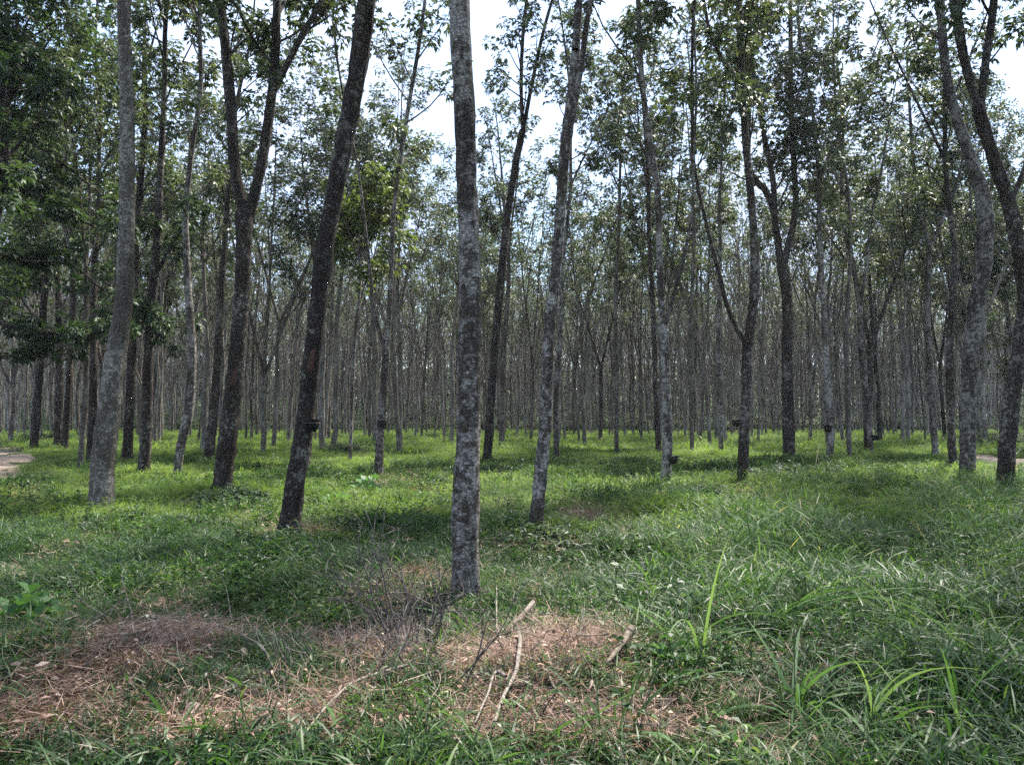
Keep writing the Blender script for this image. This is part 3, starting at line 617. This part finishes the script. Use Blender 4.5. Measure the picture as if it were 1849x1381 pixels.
cu = source_collection('undergrowth_sources', us); n = 8000
yy = rng.uniform(72, 215, n); xx = rng.uniform(-.74, .74, n)*yy; k = ~on_track(xx, yy); xx, yy = xx[k], yy[k]; n = len(xx)
sc_ = rng.uniform(.35, 1.0, n)*np.where(yy > 160, 6.5, np.where(yy > 125, 2.4, np.where(yy > 95, 1.3, .7)))
scatter('undergrowth', np.c_[xx, yy, gh(xx, yy)-.05], np.c_[np.zeros(n), np.zeros(n), rng.uniform(0, 6.28, n)], np.repeat(sc_[:, None], 3, 1), rng.integers(0, 4, n), cu, 'dark low undergrowth between the far stems')
# ------------------------------------------------------------------ grass
def blades(acc, P, D, Ln, Wd, bend, rng, segs=3, mi=0):
    n = len(P); P = np.asarray(P, float); D = unit(np.asarray(D, float)); Z = np.array([0, 0, 1.])
    S = unit(np.cross(D, Z)+rng.normal(0, .25, (n, 3))); rows = []
    hor = unit(D*np.array([1, 1, 0])+1e-6); pos = P.copy(); d = D.copy()
    for k in range(segs+1):
        wv = (Wd*(1-(k/segs)**1.6)*(.6 if k == 0 else 1))[:, None]*.5
        rows.append((pos-S*wv, pos+S*wv)); d = unit(d+(hor*.5-Z)*(bend/segs)[:, None]); pos = pos+d*(Ln/segs)[:, None]
    V = np.stack([q for r_ in rows for q in r_], 1); m_ = V.shape[1]; i = np.arange(n)[:, None]*m_
    Fq = np.concatenate([i+np.array([2*k, 2*k+1, 2*k+3, 2*k+2]) for k in range(segs)], 0); acc.add(V.reshape(-1, 3), Fq, mi)
def tuft(seed, nst, h, r, bl, bw, per=5, upright=.8, mats='grass', fine=0, flat=1.0):
    g_ = np.random.default_rng(seed); a = Acc(); P, D, Ls, Ws, Bs = [], [], [], [], []
    for i in range(nst):
        th = g_.uniform(0, 6.28); rr_ = r*math.sqrt(g_.random()); p0 = np.array([math.cos(th)*rr_, math.sin(th)*rr_, -.02])
        th2 = g_.uniform(0, 6.28); lean_ = g_.uniform(.1, 1.3)*flat; st = grow_branch(g_, p0, (math.cos(th2)*lean_, math.sin(th2)*lean_, upright), h*g_.uniform(.5, 1.15), -.15, per, .3)
        tube(a, st, np.linspace(.0022, .0012, len(st)), 3, cap=False)
        for k in range(1, per+1):
            t3 = g_.uniform(0, 6.28); dd = unit(st[k]-st[k-1])*.7+np.array([math.cos(t3), math.sin(t3), .45])
            P.append(st[k]); D.append(dd); Ls.append(bl*g_.uniform(.6, 1.25)); Ws.append(bw*g_.uniform(.7, 1.2)); Bs.append(g_.uniform(.2, 1.1))
    blades(a, P, D, np.array(Ls), np.array(Ws), np.array(Bs), g_)
    if fine:
        P = np.c_[g_.normal(0, r*.5, (fine, 2)), np.zeros(fine)]; D = np.c_[g_.normal(0, .5, (fine, 2)), np.ones(fine)]
        blades(a, P, D, h*g_.uniform(.5, 1.3, fine), bw*.5*np.ones(fine), g_.uniform(.2, 1.4, fine), g_)
    return a.mesh('tuft', M[mats])
gsrc = [bpy.data.objects.new('grass_source_%02d' % i, tuft(200+i, 20, .17, .14, .068, .0125, 6, .7)) for i in range(5)]
gsrc += [bpy.data.objects.new('grass_source_%02d' % (5+i), tuft(230+i, 10, .25, .13, .16, .011, 4, 1.0, fine=8)) for i in range(3)]
cg = source_collection('grass_sources', gsrc)
def pts_wedge(n, y0, y1, half=.74, pad=.6):
    y = np.sqrt(rng.uniform(y0*y0, y1*y1, n)); x = rng.uniform(-1, 1, n)*(half*y+pad); return x, y
SHOW = [(at(*p), r*.62) for p, r in (((936, 1170), .13), ((936, 1215), .12), ((932, 1250), .12), ((914, 1285), .13), ((893, 1335), .13), ((870, 1325), .1), ((938, 1152), .13), ((925, 1190), .12), ((358, 1325), .14), ((935, 1240), .12), ((905, 1340), .12), ((1118, 1215), .1), ((1105, 1240), .1),
                             ((360, 1350), .12), ((400, 1350), .12), ((885, 1370), .12), ((690, 1262), .09), ((650, 1285), .09), ((610, 1320), .09))]
def thin(x, y, amount=1.0, lo=.0):
    l = litter(x, y); p = 1-amount*l; p = np.maximum(p, lo)
    for c, r in SHOW: p = np.where(np.hypot(x-c.x, y-c.y) < r, .0, p)
    return (rng.random(len(x)) < p) & ~on_track(x, y)
def trunk_clear(x, y, r=.16):
    k = np.ones(len(x), bool)
    for a, b_ in HEROES: k &= np.hypot(x-a, y-b_) > r
    return k
x, y = pts_wedge(9500, 2.4, 10.5)
for hx, hy in HEROES:
    if math.hypot(hx, hy) < 11:
        a_ = rng.uniform(0, 6.28, 40); r_ = rng.uniform(.15, .5, 40); x = np.r_[x, hx+r_*np.cos(a_)]; y = np.r_[y, hy+r_*np.sin(a_)]
k = thin(x, y, 1.0, .17) & trunk_clear(x, y, .13); x, y = x[k], y[k]; n = len(x)
gx = fbm(x*.5, y*.5, 9.0); lush = np.clip(.75+1.1*(fbm(x*.8, y*.8, 3.)-.45)+.35*np.clip((x-.8)/2, 0, 1)*np.clip((7-y)/3, 0, 1), .55, 1.6)
sel = np.where(rng.random(n) < np.clip(.2+.5*np.clip((x-.8)/2, 0, 1), 0, 1), rng.integers(5, 8, n), rng.integers(0, 5, n))
tl = rng.normal(0, .25, (n, 2)); s = lush*rng.uniform(.8, 1.2, n)*(1-.45*litter(x, y))
scatter('grass', np.c_[x, y, gh(x, y)], np.c_[tl, rng.uniform(0, 6.28, n)], np.c_[s*1.05, s*1.05, s], sel, cg, 'lush tangled green grass near the camera')
# middle distance
msrc = [bpy.data.objects.new('meadow_source_%02d' % i, tuft(260+i, 26, .2, .32, .14, .014, 4, .8, 'grass_far')) for i in range(5)]
cm = source_collection('meadow_sources', msrc)
x, y = pts_wedge(9000, 9.5, 32, .72)
for hx, hy in HEROES:
    if 9 < math.hypot(hx, hy) < 30:
        a_ = rng.uniform(0, 6.28, 26); r_ = rng.uniform(.18, .6, 26); x = np.r_[x, hx+r_*np.cos(a_)]; y = np.r_[y, hy+r_*np.sin(a_)]
k = thin(x, y, .95, .06) & trunk_clear(x, y); x, y = x[k], y[k]; n = len(x)
lush = np.clip(.75+1.5*(fbm(x*.45, y*.45, 3.)-.45), .5, 1.6); s = lush*rng.uniform(.8, 1.2, n)
scatter('meadow_grass', np.c_[x, y, gh(x, y)], np.c_[rng.normal(0, .15, (n, 2)), rng.uniform(0, 6.28, n)], np.c_[s, s, s], rng.integers(0, 5, n), cm, 'bright green grass covering the plantation floor')
fsrc = [bpy.data.objects.new('distant_source_%02d' % i, tuft(280+i, 42, .26, .9, .26, .035, 3, .8, 'grass_far')) for i in range(4)]
cfa = source_collection('distant_sources', fsrc)
x, y = pts_wedge(16000, 30, 110, .72); k = ~on_track(x, y); x, y = x[k], y[k]; n = len(x)
s = np.clip(.8+1.3*(fbm(x*.25, y*.25, 3.)-.45), .5, 1.6)*rng.uniform(.8, 1.2, n)
scatter('distant_grass', np.c_[x, y, gh(x, y)], np.c_[rng.normal(0, .1, (n, 2)), rng.uniform(0, 6.28, n)], np.c_[s, s, s], rng.integers(0, 4, n), cfa, 'grass thinning out between the far trunks')
tsrc = [bpy.data.objects.new('tall_source_%02d' % i, tuft(320+i, 11, .42, .12, .24, .0115, 5, 1.2, 'grass_tall', fine=12)) for i in range(4)]
ct = source_collection('tall_sources', tsrc)
x, y = pts_wedge(3200, 2.5, 17); dn = np.clip((x-.9)/1.6, 0, 1)*np.clip((x-.12*y)/1.0+.3, 0, 1)*np.clip(2.2*(fbm(x*.9, y*.9, 6.)-.3), .1, 1)+.02
k = (rng.random(len(x)) < dn) & (litter(x, y) < .04) & thin(x, y, 1.0, .0) & trunk_clear(x, y, .2); x, y = x[k], y[k]; n = len(x); s = rng.uniform(.6, 1.25, n)
scatter('tall_grass', np.c_[x, y, gh(x, y)], np.c_[rng.normal(0, .2, (n, 2)), rng.uniform(0, 6.28, n)], np.c_[s, s, s], rng.integers(0, 4, n), ct, 'rough taller grass mixed through the sward')
def weed_patch(seed):
    g_ = np.random.default_rng(seed); a = Acc(); T, A = [], []
    for i in range(16):
        e = grow_branch(g_, (g_.normal(0, .09), g_.normal(0, .09), -.02), (g_.normal(0, .5), g_.normal(0, .5), 1), g_.uniform(.10, .26), 0, 3); tube(a, e, [.002]*4, 3, cap=False)
        T += [e[-1], e[2]]; A += [e[-1]-e[-2]]*2
    T = np.array(T); P = np.repeat(T, 5, 0); m_ = len(P); D = np.c_[g_.normal(0, 1, (m_, 2)), g_.uniform(-.1, .5, m_)]
    leaflets(a, P, D, g_.uniform(.025, .05, m_), g_.uniform(.012, .022, m_), g_, .15); return a.mesh('weed_patch', M['grass'])
ws = [bpy.data.objects.new('weeds_source_%02d' % i, weed_patch(340+i)) for i in range(4)]; cw = source_collection('weed_sources', ws)
x, y = pts_wedge(5200, 2.4, 24); k = (fbm(x*.7, y*.7, 12.)+rng.normal(0, .07, len(x))-.14*(y < 5.2)-.06*((x > .9) & (y < 9)) > .55) & thin(x, y, .8, .1) & trunk_clear(x, y, .2); x, y = x[k], y[k]; n = len(x); s = rng.uniform(.7, 1.5, n)
scatter('leafy_undergrowth', np.c_[x, y, gh(x, y)], np.c_[rng.normal(0, .2, (n, 2)), rng.uniform(0, 6.28, n)], np.c_[s, s, s], rng.integers(0, 4, n), cw, 'small leafy creepers mixed through the grass')
# twig litter
def twig_mesh(seed):
    g_ = np.random.default_rng(seed); a = Acc()
    for i in range(7):
        b = grow_branch(g_, (g_.normal(0, .1), g_.normal(0, .1), g_.uniform(.01, .06)), (g_.normal(), g_.normal(), g_.uniform(0, .5)), g_.uniform(.12, .38), -.05, 5, .35)
        tube(a, b, np.linspace(g_.uniform(.002, .0045), .0012, len(b)), 4)
        c_ = grow_branch(g_, b[2], unit(b[3]-b[2])+g_.normal(0, .6, 3), .14, 0, 3, .3); tube(a, c_, [.002, .0015, .001, .001], 3)
    return a.mesh('twigs', M['twig'] if seed % 2 else M['stick'])
tw_ = [bpy.data.objects.new('twig_source_%02d' % i, twig_mesh(360+i)) for i in range(5)]; ctw = source_collection('twig_sources', tw_)
x, y = pts_wedge(3500, 2.4, 12); c0 = at(700, 1200); p = np.clip(litter(x, y), .03, 1)*.5+.7*np.exp(-((x-c0.x)/.75)**2-((y-c0.y)/.9)**2); k = rng.random(len(x)) < p*.8; x, y = x[k], y[k]; n = len(x); s = rng.uniform(.6, 1.2, n)
scatter('twig_litter', np.c_[x, y, gh(x, y)+.02], np.c_[rng.normal(0, .25, (n, 2)), rng.uniform(0, 6.28, n)], np.c_[s, s, s], rng.integers(0, 5, n), ctw, 'thin dead twigs strewn over the litter')
# dry litter
def litter_mesh(seed):
    g_ = np.random.default_rng(seed); a = Acc(); n = 64
    P = np.c_[g_.normal(0, .11, (n, 2)), g_.uniform(0, .05, n)]; D = np.c_[g_.normal(0, 1, (n, 2)), g_.normal(.12, .25, n)]
    blades(a, P, D, g_.uniform(.05, .17, n), g_.uniform(.002, .006, n), g_.uniform(-.2, .5, n), g_, 2)
    n = 10; P = np.c_[g_.normal(0, .12, (n, 2)), g_.uniform(0.01, .05, n)]; D = np.c_[g_.normal(0, 1, (n, 2)), g_.normal(0, .2, n)]
    leaflets(a, P, D, g_.uniform(.02, .065, n), g_.uniform(.010, .022, n), g_, .1)
    return a.mesh('straw_tuft', M['straw'])
lsrc = [bpy.data.objects.new('litter_source_%02d' % i, litter_mesh(300+i)) for i in range(5)]; cl_ = source_collection('litter_sources', lsrc)
x, y = pts_wedge(9000, 2.4, 20); x1, y1 = pts_wedge(15000, 2.4, 7.5); x = np.r_[x, x1]; y = np.r_[y, y1]; p = np.clip(litter(x, y)*1.3, .05, 1)*np.clip(1.2-y/26, .3, 1); k = rng.random(len(x)) < p; x, y = x[k], y[k]; n = len(x)
s = rng.uniform(.7, 1.3, n)*np.where(y > 8, 1.5, 1)
scatter('leaf_litter', np.c_[x, y, gh(x, y)+.005], np.c_[rng.normal(0, .2, (n, 2)), rng.uniform(0, 6.28, n)], np.c_[s, s, s], rng.integers(0, 5, n), cl_, 'dry straw and dead leaves lying in bare patches')
# ------------------------------------------------------------------ tall grass clumps
def tall_clump(px, py, h, n, seed, label, dirx=0.0, w_=.017):
    b0 = at(px, py); n = max(n, 6); g_ = np.random.default_rng(seed); t_ = thing('grass_clump', b0, label, 'grass clump', 'tall grass clumps standing above the sward')
    a = Acc(); P = np.c_[g_.normal(0, .05, (n, 2)), np.full(n, -.02)]
    D = np.c_[g_.normal(dirx, .38, n), g_.normal(0, .38, n), np.ones(n)]
    blades(a, P, D, h*1.2*g_.uniform(.6, 1.25, n), w_*1.15*g_.uniform(.7, 1.3, n), g_.uniform(.5, 2.1, n), g_, 9)
    obj('blades', a.mesh('blades', M['grass_arch']), t_)
    a = Acc(); m_ = max(2, n//7)
    for i in range(m_):
        st = grow_branch(g_, (g_.normal(0, .04), g_.normal(0, .04), 0), (g_.normal(dirx, .25), g_.normal(0, .2), 1), h*g_.uniform(.6, 1.1), -.2, 6, .2)
        tube(a, st, np.linspace(.003, .0015, len(st)), 4)
    obj('stalks', a.mesh('stalks', M['grass_tall']), t_)
TG = [(1395, 1130, .85, 26, 'tall clump whose blades arch highest, over open grass', .3), (1250, 1190, .7, 22, 'tall grass clump beside the dry litter patch', .1),
      (1440, 1290, .75, 30, 'wide tall clump with blades flopping over dark gaps', .2), (1560, 1330, .6, 26, 'low coarse clump at the bottom edge of the picture', .3),
      (1760, 1240, .85, 28, 'tall clump at the picture edge bending outward', -.2), (1640, 1160, .6, 20, 'medium clump in shaded grass behind the flopping one', .2),
      (1180, 1090, .65, 18, 'thin upright clump above the litter mound', 0), (1520, 1020, .6, 18, 'pale clump in bright grass past the arching one', 0),
      (1330, 1010, .55, 14, 'small thin clump below the arm-forked tree', .1), (1690, 960, .75, 20, 'upright dark clump before the bent grey tree', 0),
      (1790, 985, .7, 18, 'ragged clump before the twisted dark tree', 0), (1600, 905, .5, 14, 'small upright clump before the tight V fork tree', 0),
      (1140, 1330, .45, 20, 'short clump growing out of the bottom of the litter mound', .1), (860, 1170, .5, 22, 'long-bladed clump hugging the thick middle trunk', .1),
      (330, 1330, .32, 14, 'short clump beside the big fallen leaf', .4), (980, 1350, .4, 10, 'single thin dark-stemmed clump in the litter', 0), (1705, 1345, .6, 26, 'dense low clump filling the bottom corner', -.1)]
for i, (px, py, h, n, lb, dx) in enumerate(TG): tall_clump(px, py, h, int(n*.6), 500+i, lb, dx)
# ------------------------------------------------------------------ small bushes of dark leaves at tree feet
for i, (px, py, s, lb) in enumerate([(430, 912, .55, 'dark low bush at the foot of the two-limbed tree'), (1245, 905, .5, 'dark low bush beside the pale-based cup tree'), (620, 822, .8, 'dark mound of creeper in the grass behind the leaning trunk'),
                                   (1420, 868, .6, 'dark bush under the three-armed tree'), (1125, 835, .35, 'small dark mound at a thin trunk foot'), (1320, 828, .4, 'small dark bush at the thin reddish trunk'), (900, 855, .4, 'small dark bush behind the thick middle trunk'),
                                   (985, 985, .35, 'dark tangle at the foot of the slim mottled tree'), (70, 800, 1.1, 'dark bush at the bend of the bare track'), (1800, 812, 1.2, 'dark green bush beyond the pale track'), (650, 955, .3, 'dark patch of leaves beside the litter at the leaning tree')]):
    b0 = at(px, py); o = thing('low_bush', b0, lb, 'bush', 'dark bushes in the grass')
    s *= 1.35; me = bush_mesh(700+i, int(60+70*s), s*.62, s*.9, .06, [M['twig'], M['leaf_dark']], 6)
    bo = obj('foliage', me, o); bo.scale = (1.4, 1.1, .9)
# broad-leaved weeds
def weed(px, py, s, seed, label, n=16):
    b0 = at(px, py); g_ = np.random.default_rng(seed); t_ = thing('leafy_weed', b0, label, 'weed', 'bright broad-leaved weeds'); a = Acc(); st = Acc(); P, D = [], []
    for i in range(n):
        e = grow_branch(g_, (0, 0, 0), (g_.normal(0, 1), g_.normal(0, 1), 1.2), s*g_.uniform(.5, 1.1), 0, 3)
        tube(st, e, [.003, .0025, .002, .0015], 4); P += [e[-1]]*3; dd = unit(e[-1]-e[-2])
        for q in range(3): D.append(dd+np.array([math.cos(q*2.1+i), math.sin(q*2.1+i), -.1])*.9)
    m_ = len(P); leaflets(a, P, D, s*.36*g_.uniform(.8, 1.2, m_), s*.26*np.ones(m_), g_, .1)
    obj('leaves', a.mesh('leaves', M['weed']), t_); obj('stem', st.mesh('stem', M['grass_tall']), t_)
for i, (px, py, s, lb, n) in enumerate([(40, 1150, .30, 'pale green broad-leaved weed patch in dark grass near the picture edge', 34), (598, 925, .34, 'bright weed between the leaning tree and the middle trunk', 12), (655, 900, .4, 'bluish broad-leaved weed below the low-forked tree', 12),
                                     (945, 1305, .13, 'tiny bright weed in the litter mound', 3), (1060, 1235, .1, 'tiny pale weed by the dark diagonal stick', 3), (1215, 1215, .16, 'small soft weed at the edge of the tall grass', 6)]): weed(px, py, s, 800+i, lb, n)
# ------------------------------------------------------------------ sticks, fallen leaves, dead shrub
def stick(pts, r, label, material='stick', lift=.05, fork=None, seg=8):
    P = [at(*p[:2]) for p in pts]; b0 = P[0].copy(); t_ = thing('fallen_stick', b0, label, 'stick', 'dead sticks on the ground')
    Q = [np.array([p.x-b0.x, p.y-b0.y, p.z-b0.z+lift+(q[2] if len(q) > 2 else 0)]) for p, q in zip(P, pts)]; a = Acc()
    q_, rr, _ = resample(Q, np.linspace(r, r*.55, len(Q)), .02); tube(a, q_, rr, seg, .35, 3, flare=0); obj('branch', a.mesh('branch', M[material]), t_)
    if fork:
        P2 = [at(*p[:2]) for p in fork]; Q2 = [np.array([p.x-b0.x, p.y-b0.y, p.z-b0.z+lift+(q[2] if len(q) > 2 else 0)]) for p, q in zip(P2, fork)]; a = Acc()
        q_, rr, _ = resample(Q2, np.linspace(r*.7, r*.3, len(Q2)), .02); tube(a, q_, rr, seg, .3, 5); obj('twig', a.mesh('twig', M[material]), t_)
stick([(962, 1134, .14), (940, 1152, .10), (915, 1170, .07)], .019, 'short thick pale stick above the litter mound')
stick([(936, 1170, .07), (936, 1230, .09), (930, 1262, .08), (912, 1295, .07), (893, 1342, .05)], .013, 'long bleached root-like stick beside the litter mound', fork=[(914, 1272, .09), (900, 1262, .09), (880, 1300, .07), (858, 1345, .05)])
stick([(896, 1100, .12), (897, 1190, .02)], .007, 'thin upright pale stick by the middle trunk')
stick([(1140, 1180, .10), (1120, 1205, .07), (1096, 1228, .04)], .02, 'dark diagonal stick on the litter mound', 'stick_dark')
stick([(735, 1252, .10), (690, 1258, .08), (650, 1272, .08), (600, 1310, .07), (545, 1372, .05)], .008, 'long thin branch lying across the litter', fork=[(690, 1258, .03), (665, 1290, .05), (645, 1330, .02)])
stick([(270, 1160, .05), (230, 1170, .03), (180, 1172, .02)], .010, 'short brown stick on the left litter hump', 'stick_dark')
stick([(230, 1155, .1), (195, 1200, .04)], .006, 'pale split stick standing out of the litter hump')
stick([(1015, 1165, .08), (1060, 1182, .06), (1100, 1176, .05)], .007, 'thin dark twig at the top of the litter mound', 'stick_dark')
stick([(985, 1240, .05), (1010, 1290, .05), (1050, 1320, .04)], .007, 'thin dark twig low on the litter mound', 'stick_dark')
stick([(800, 1180, .08), (770, 1230, .07), (790, 1290, .05)], .008, 'dull bent twig between the bare shrub and the bleached stick', 'stick_dark')
stick([(860, 1346, .02), (820, 1352, .03), (790, 1340, .02)], .008, 'curved pale stick in the bottom grass')
stick([(560, 1350, .02), (500, 1362, .02), (430, 1375, .02)], .01, 'brown stick at the bottom edge of the picture', 'stick_dark')
stick([(1480, 842, .55), (1470, 860, .0)], .012, 'thin prop stick leaning on the slim cup tree', 'stick_dark')
stick([(1845, 838, .45), (1795, 868, .05)], .014, 'bare branch leaning at the twisted dark tree')
def fallen_leaf(px, py, ln, wd, rz, label, seed):
    b0 = at(px, py); t_ = thing('fallen_leaf', b0+Vector((0, 0, .05)), label, 'leaf', 'large dead leaves in the litter', rz); V, Fc = [], []; n, m_ = 12, 6
    g_ = np.random.default_rng(seed)
    for i in range(n+1):
        u = i/n; hw = wd*.5*math.sin(math.pi*min(1, u*1.02))**.7*(1+.1*g_.normal()) if 0 < u < 1 else .002
        for j in range(m_+1):
            v = j/m_*2-1; V.append((ln*(u-.5), v*hw, .5*hw*abs(v)+.03*math.sin(u*5+seed)))
    for i in range(n):
        for j in range(m_): a = i*(m_+1)+j; Fc.append((a, a+1, a+m_+2, a+m_+1))
    o = obj('blade', mesh('blade', V, Fc, M['dryleaf']), t_); o.rotation_euler.x = .5
    a = Acc(); tube(a, [(-ln*.65, 0, .01), (0, 0, .012), (ln*.45, 0, .01)], [.003, .0025, .001], 5); obj('midrib', a.mesh('midrib', M['stick']), t_)
for i, (px, py, ln, wd, rz, lb) in enumerate([(355, 1307, .17, .07, .4, 'big pale curled dead leaf at the bottom of the grass'), (385, 1345, .12, .035, .9, 'narrow dead leaf below the big pale one'), (420, 1335, .08, .04, 1.8, 'small pinkish dead leaf beside the narrow one'), (345, 1350, .09, .03, 1.5, 'upright dull dead leaf near the narrow one'),
                                         (590, 1355, .12, .04, .2, 'flat grey dead leaf by the brown stick'), (715, 1180, .1, .03, 2.2, 'dead leaf under the bare shrub'), (1070, 1260, .09, .035, .6, 'tan dead leaf low on the litter mound'), (445, 1195, .08, .04, .2, 'pale dead leaf caught in the grass'),
                                         (875, 1262, .08, .04, 1.0, 'whitish curled leaf beside the bleached stick'), (60, 1220, .1, .04, .3, 'light dead leaf on the litter slope at the picture edge')]): fallen_leaf(px, py, ln, wd, rz, lb, i)
b0 = at(750, 1190); t_ = thing('bare_shrub', b0, 'leafless dark twiggy shrub growing out of the litter', 'shrub'); g_ = np.random.default_rng(77)
def twiggy(a, p, d, ln, r, lv):
    b = grow_branch(g_, p, d, ln, .15, 5, .35); tube(a, b, np.linspace(r, r*.5, len(b)), 5)
    if lv:
        for q in range(g_.integers(2, 5)): j = g_.integers(1, 6); twiggy(a, b[j], unit(unit(b[j]-b[j-1])+g_.normal(0, .55, 3)), ln*.55, r*.55, lv-1)
for i in range(13):
    a = Acc(); twiggy(a, (g_.normal(0, .04), g_.normal(0, .04), -.02), (g_.normal(0, .38), g_.normal(0, .3), 1), g_.uniform(.4, .72), .009, 3); obj('stem', a.mesh('stem', M['twig']), t_)
b0 = at(690, 1240); t_ = thing('bare_shrub', b0, 'low tangle of bleached twigs beside the dark bare shrub', 'shrub')
for i in range(22):
    a = Acc(); twiggy(a, (g_.normal(.05, .3), g_.normal(0, .22), .04), (g_.normal(.2, .8), g_.normal(0, .8), .35), g_.uniform(.3, .55), .006, 2); obj('stem', a.mesh('stem', M['stick'] if i % 3 == 0 else M['twig']), t_)
b0 = at(640, 1120); t_ = thing('bare_shrub', b0, 'thin bare sapling with forked dark twigs', 'shrub')
for i in range(3):
    a = Acc(); twiggy(a, (g_.normal(0, .03), g_.normal(0, .03), -.02), (g_.normal(0, .3), g_.normal(0, .3), 1), g_.uniform(.35, .5), .005, 3); obj('stem', a.mesh('stem', M['twig']), t_)
# ------------------------------------------------------------------ latex cups
def cup(px, py, base, size, label, side=1):
    b0 = at(*base); c = atY(px, py, b0.y-.12); t_ = thing('latex_cup', c, label, 'cup', 'black latex cups on the trunks'); a = Acc(); s = size*1.2
    prof = [(.35, -.5), (.6, -.48), (.85, -.1), (1, .45), (1.06, .5), (.94, .48), (.8, -.05), (.3, -.38)]; th = np.linspace(0, 2*math.pi, 18, endpoint=False)
    V = np.array([(r_*s*math.cos(t2), r_*s*math.sin(t2), z*s*1.5) for r_, z in prof for t2 in th]); I = np.arange(len(prof)*18).reshape(-1, 18); J = np.roll(I, -1, 1)
    a.add(V, np.stack([I[:-1].ravel(), J[:-1].ravel(), J[1:].ravel(), I[1:].ravel()], 1)); a.F.append(np.array([[I[0][0], I[0][6], I[0][12], I[0][12]]])); a.mi.append(np.zeros(1)); obj('bowl', a.mesh('bowl', M['cup']), t_)
    a = Acc(); ring = [(s*1.05*math.cos(t2), s*1.05*math.sin(t2), s*.3) for t2 in np.linspace(0, 6.28, 20)]; tube(a, ring+[(0, .12, s*.5), (0, .16, s*1.5)], [.004]*22, 5); obj('wire_holder', a.mesh('wire_holder', M['stick_dark']), t_)
cup(562, 768, (522, 972), .085, 'black cup on the dark leaning trunk with the red scar'); cup(1216, 830, (1200, 888), .09, 'black cup hanging low beside the pale-based trunk')
cup(690, 766, (683, 866), .10, 'black cup on the short low-forked trunk'); cup(1329, 764, (1340, 880), .08, 'black cup on the tree with the side arm')
cup(1495, 774, (1497, 836), .12, 'black cup on the slim tree with the prop stick'); cup(1581, 790, (1575, 826), .11, 'black cup beside the tight V fork tree')
print('objects', len(SC.objects), 'far', len(FAR), 'near', len(NEAR))


# ------------------------------------------------------------------ thin haze volume added to lift the tone of the far wood
hz = bpy.data.materials.new('haze'); hz.use_nodes = True; t = hz.node_tree; t.nodes.remove(t.nodes['Principled BSDF'])
pv = N(t, 'ShaderNodeVolumePrincipled', inp={'Density': .00028, 'Color': (.95, .96, 1, 1), 'Anisotropy': .3}); L(t, pv.outputs[0], t.nodes['Material Output'].inputs['Volume'])
V = [(x, y, z) for x in (-1500, 1500) for y in (-90, 1750) for z in (-1.6, 24)]
tag(obj('haze', mesh('haze', V, [(0, 1, 3, 2), (4, 6, 7, 5), (0, 4, 5, 1), (2, 3, 7, 6), (0, 2, 6, 4), (1, 5, 7, 3)], hz, smooth=False)), 'thin pale damp air', kind='stuff')
SC.cycles.volume_bounces = 0
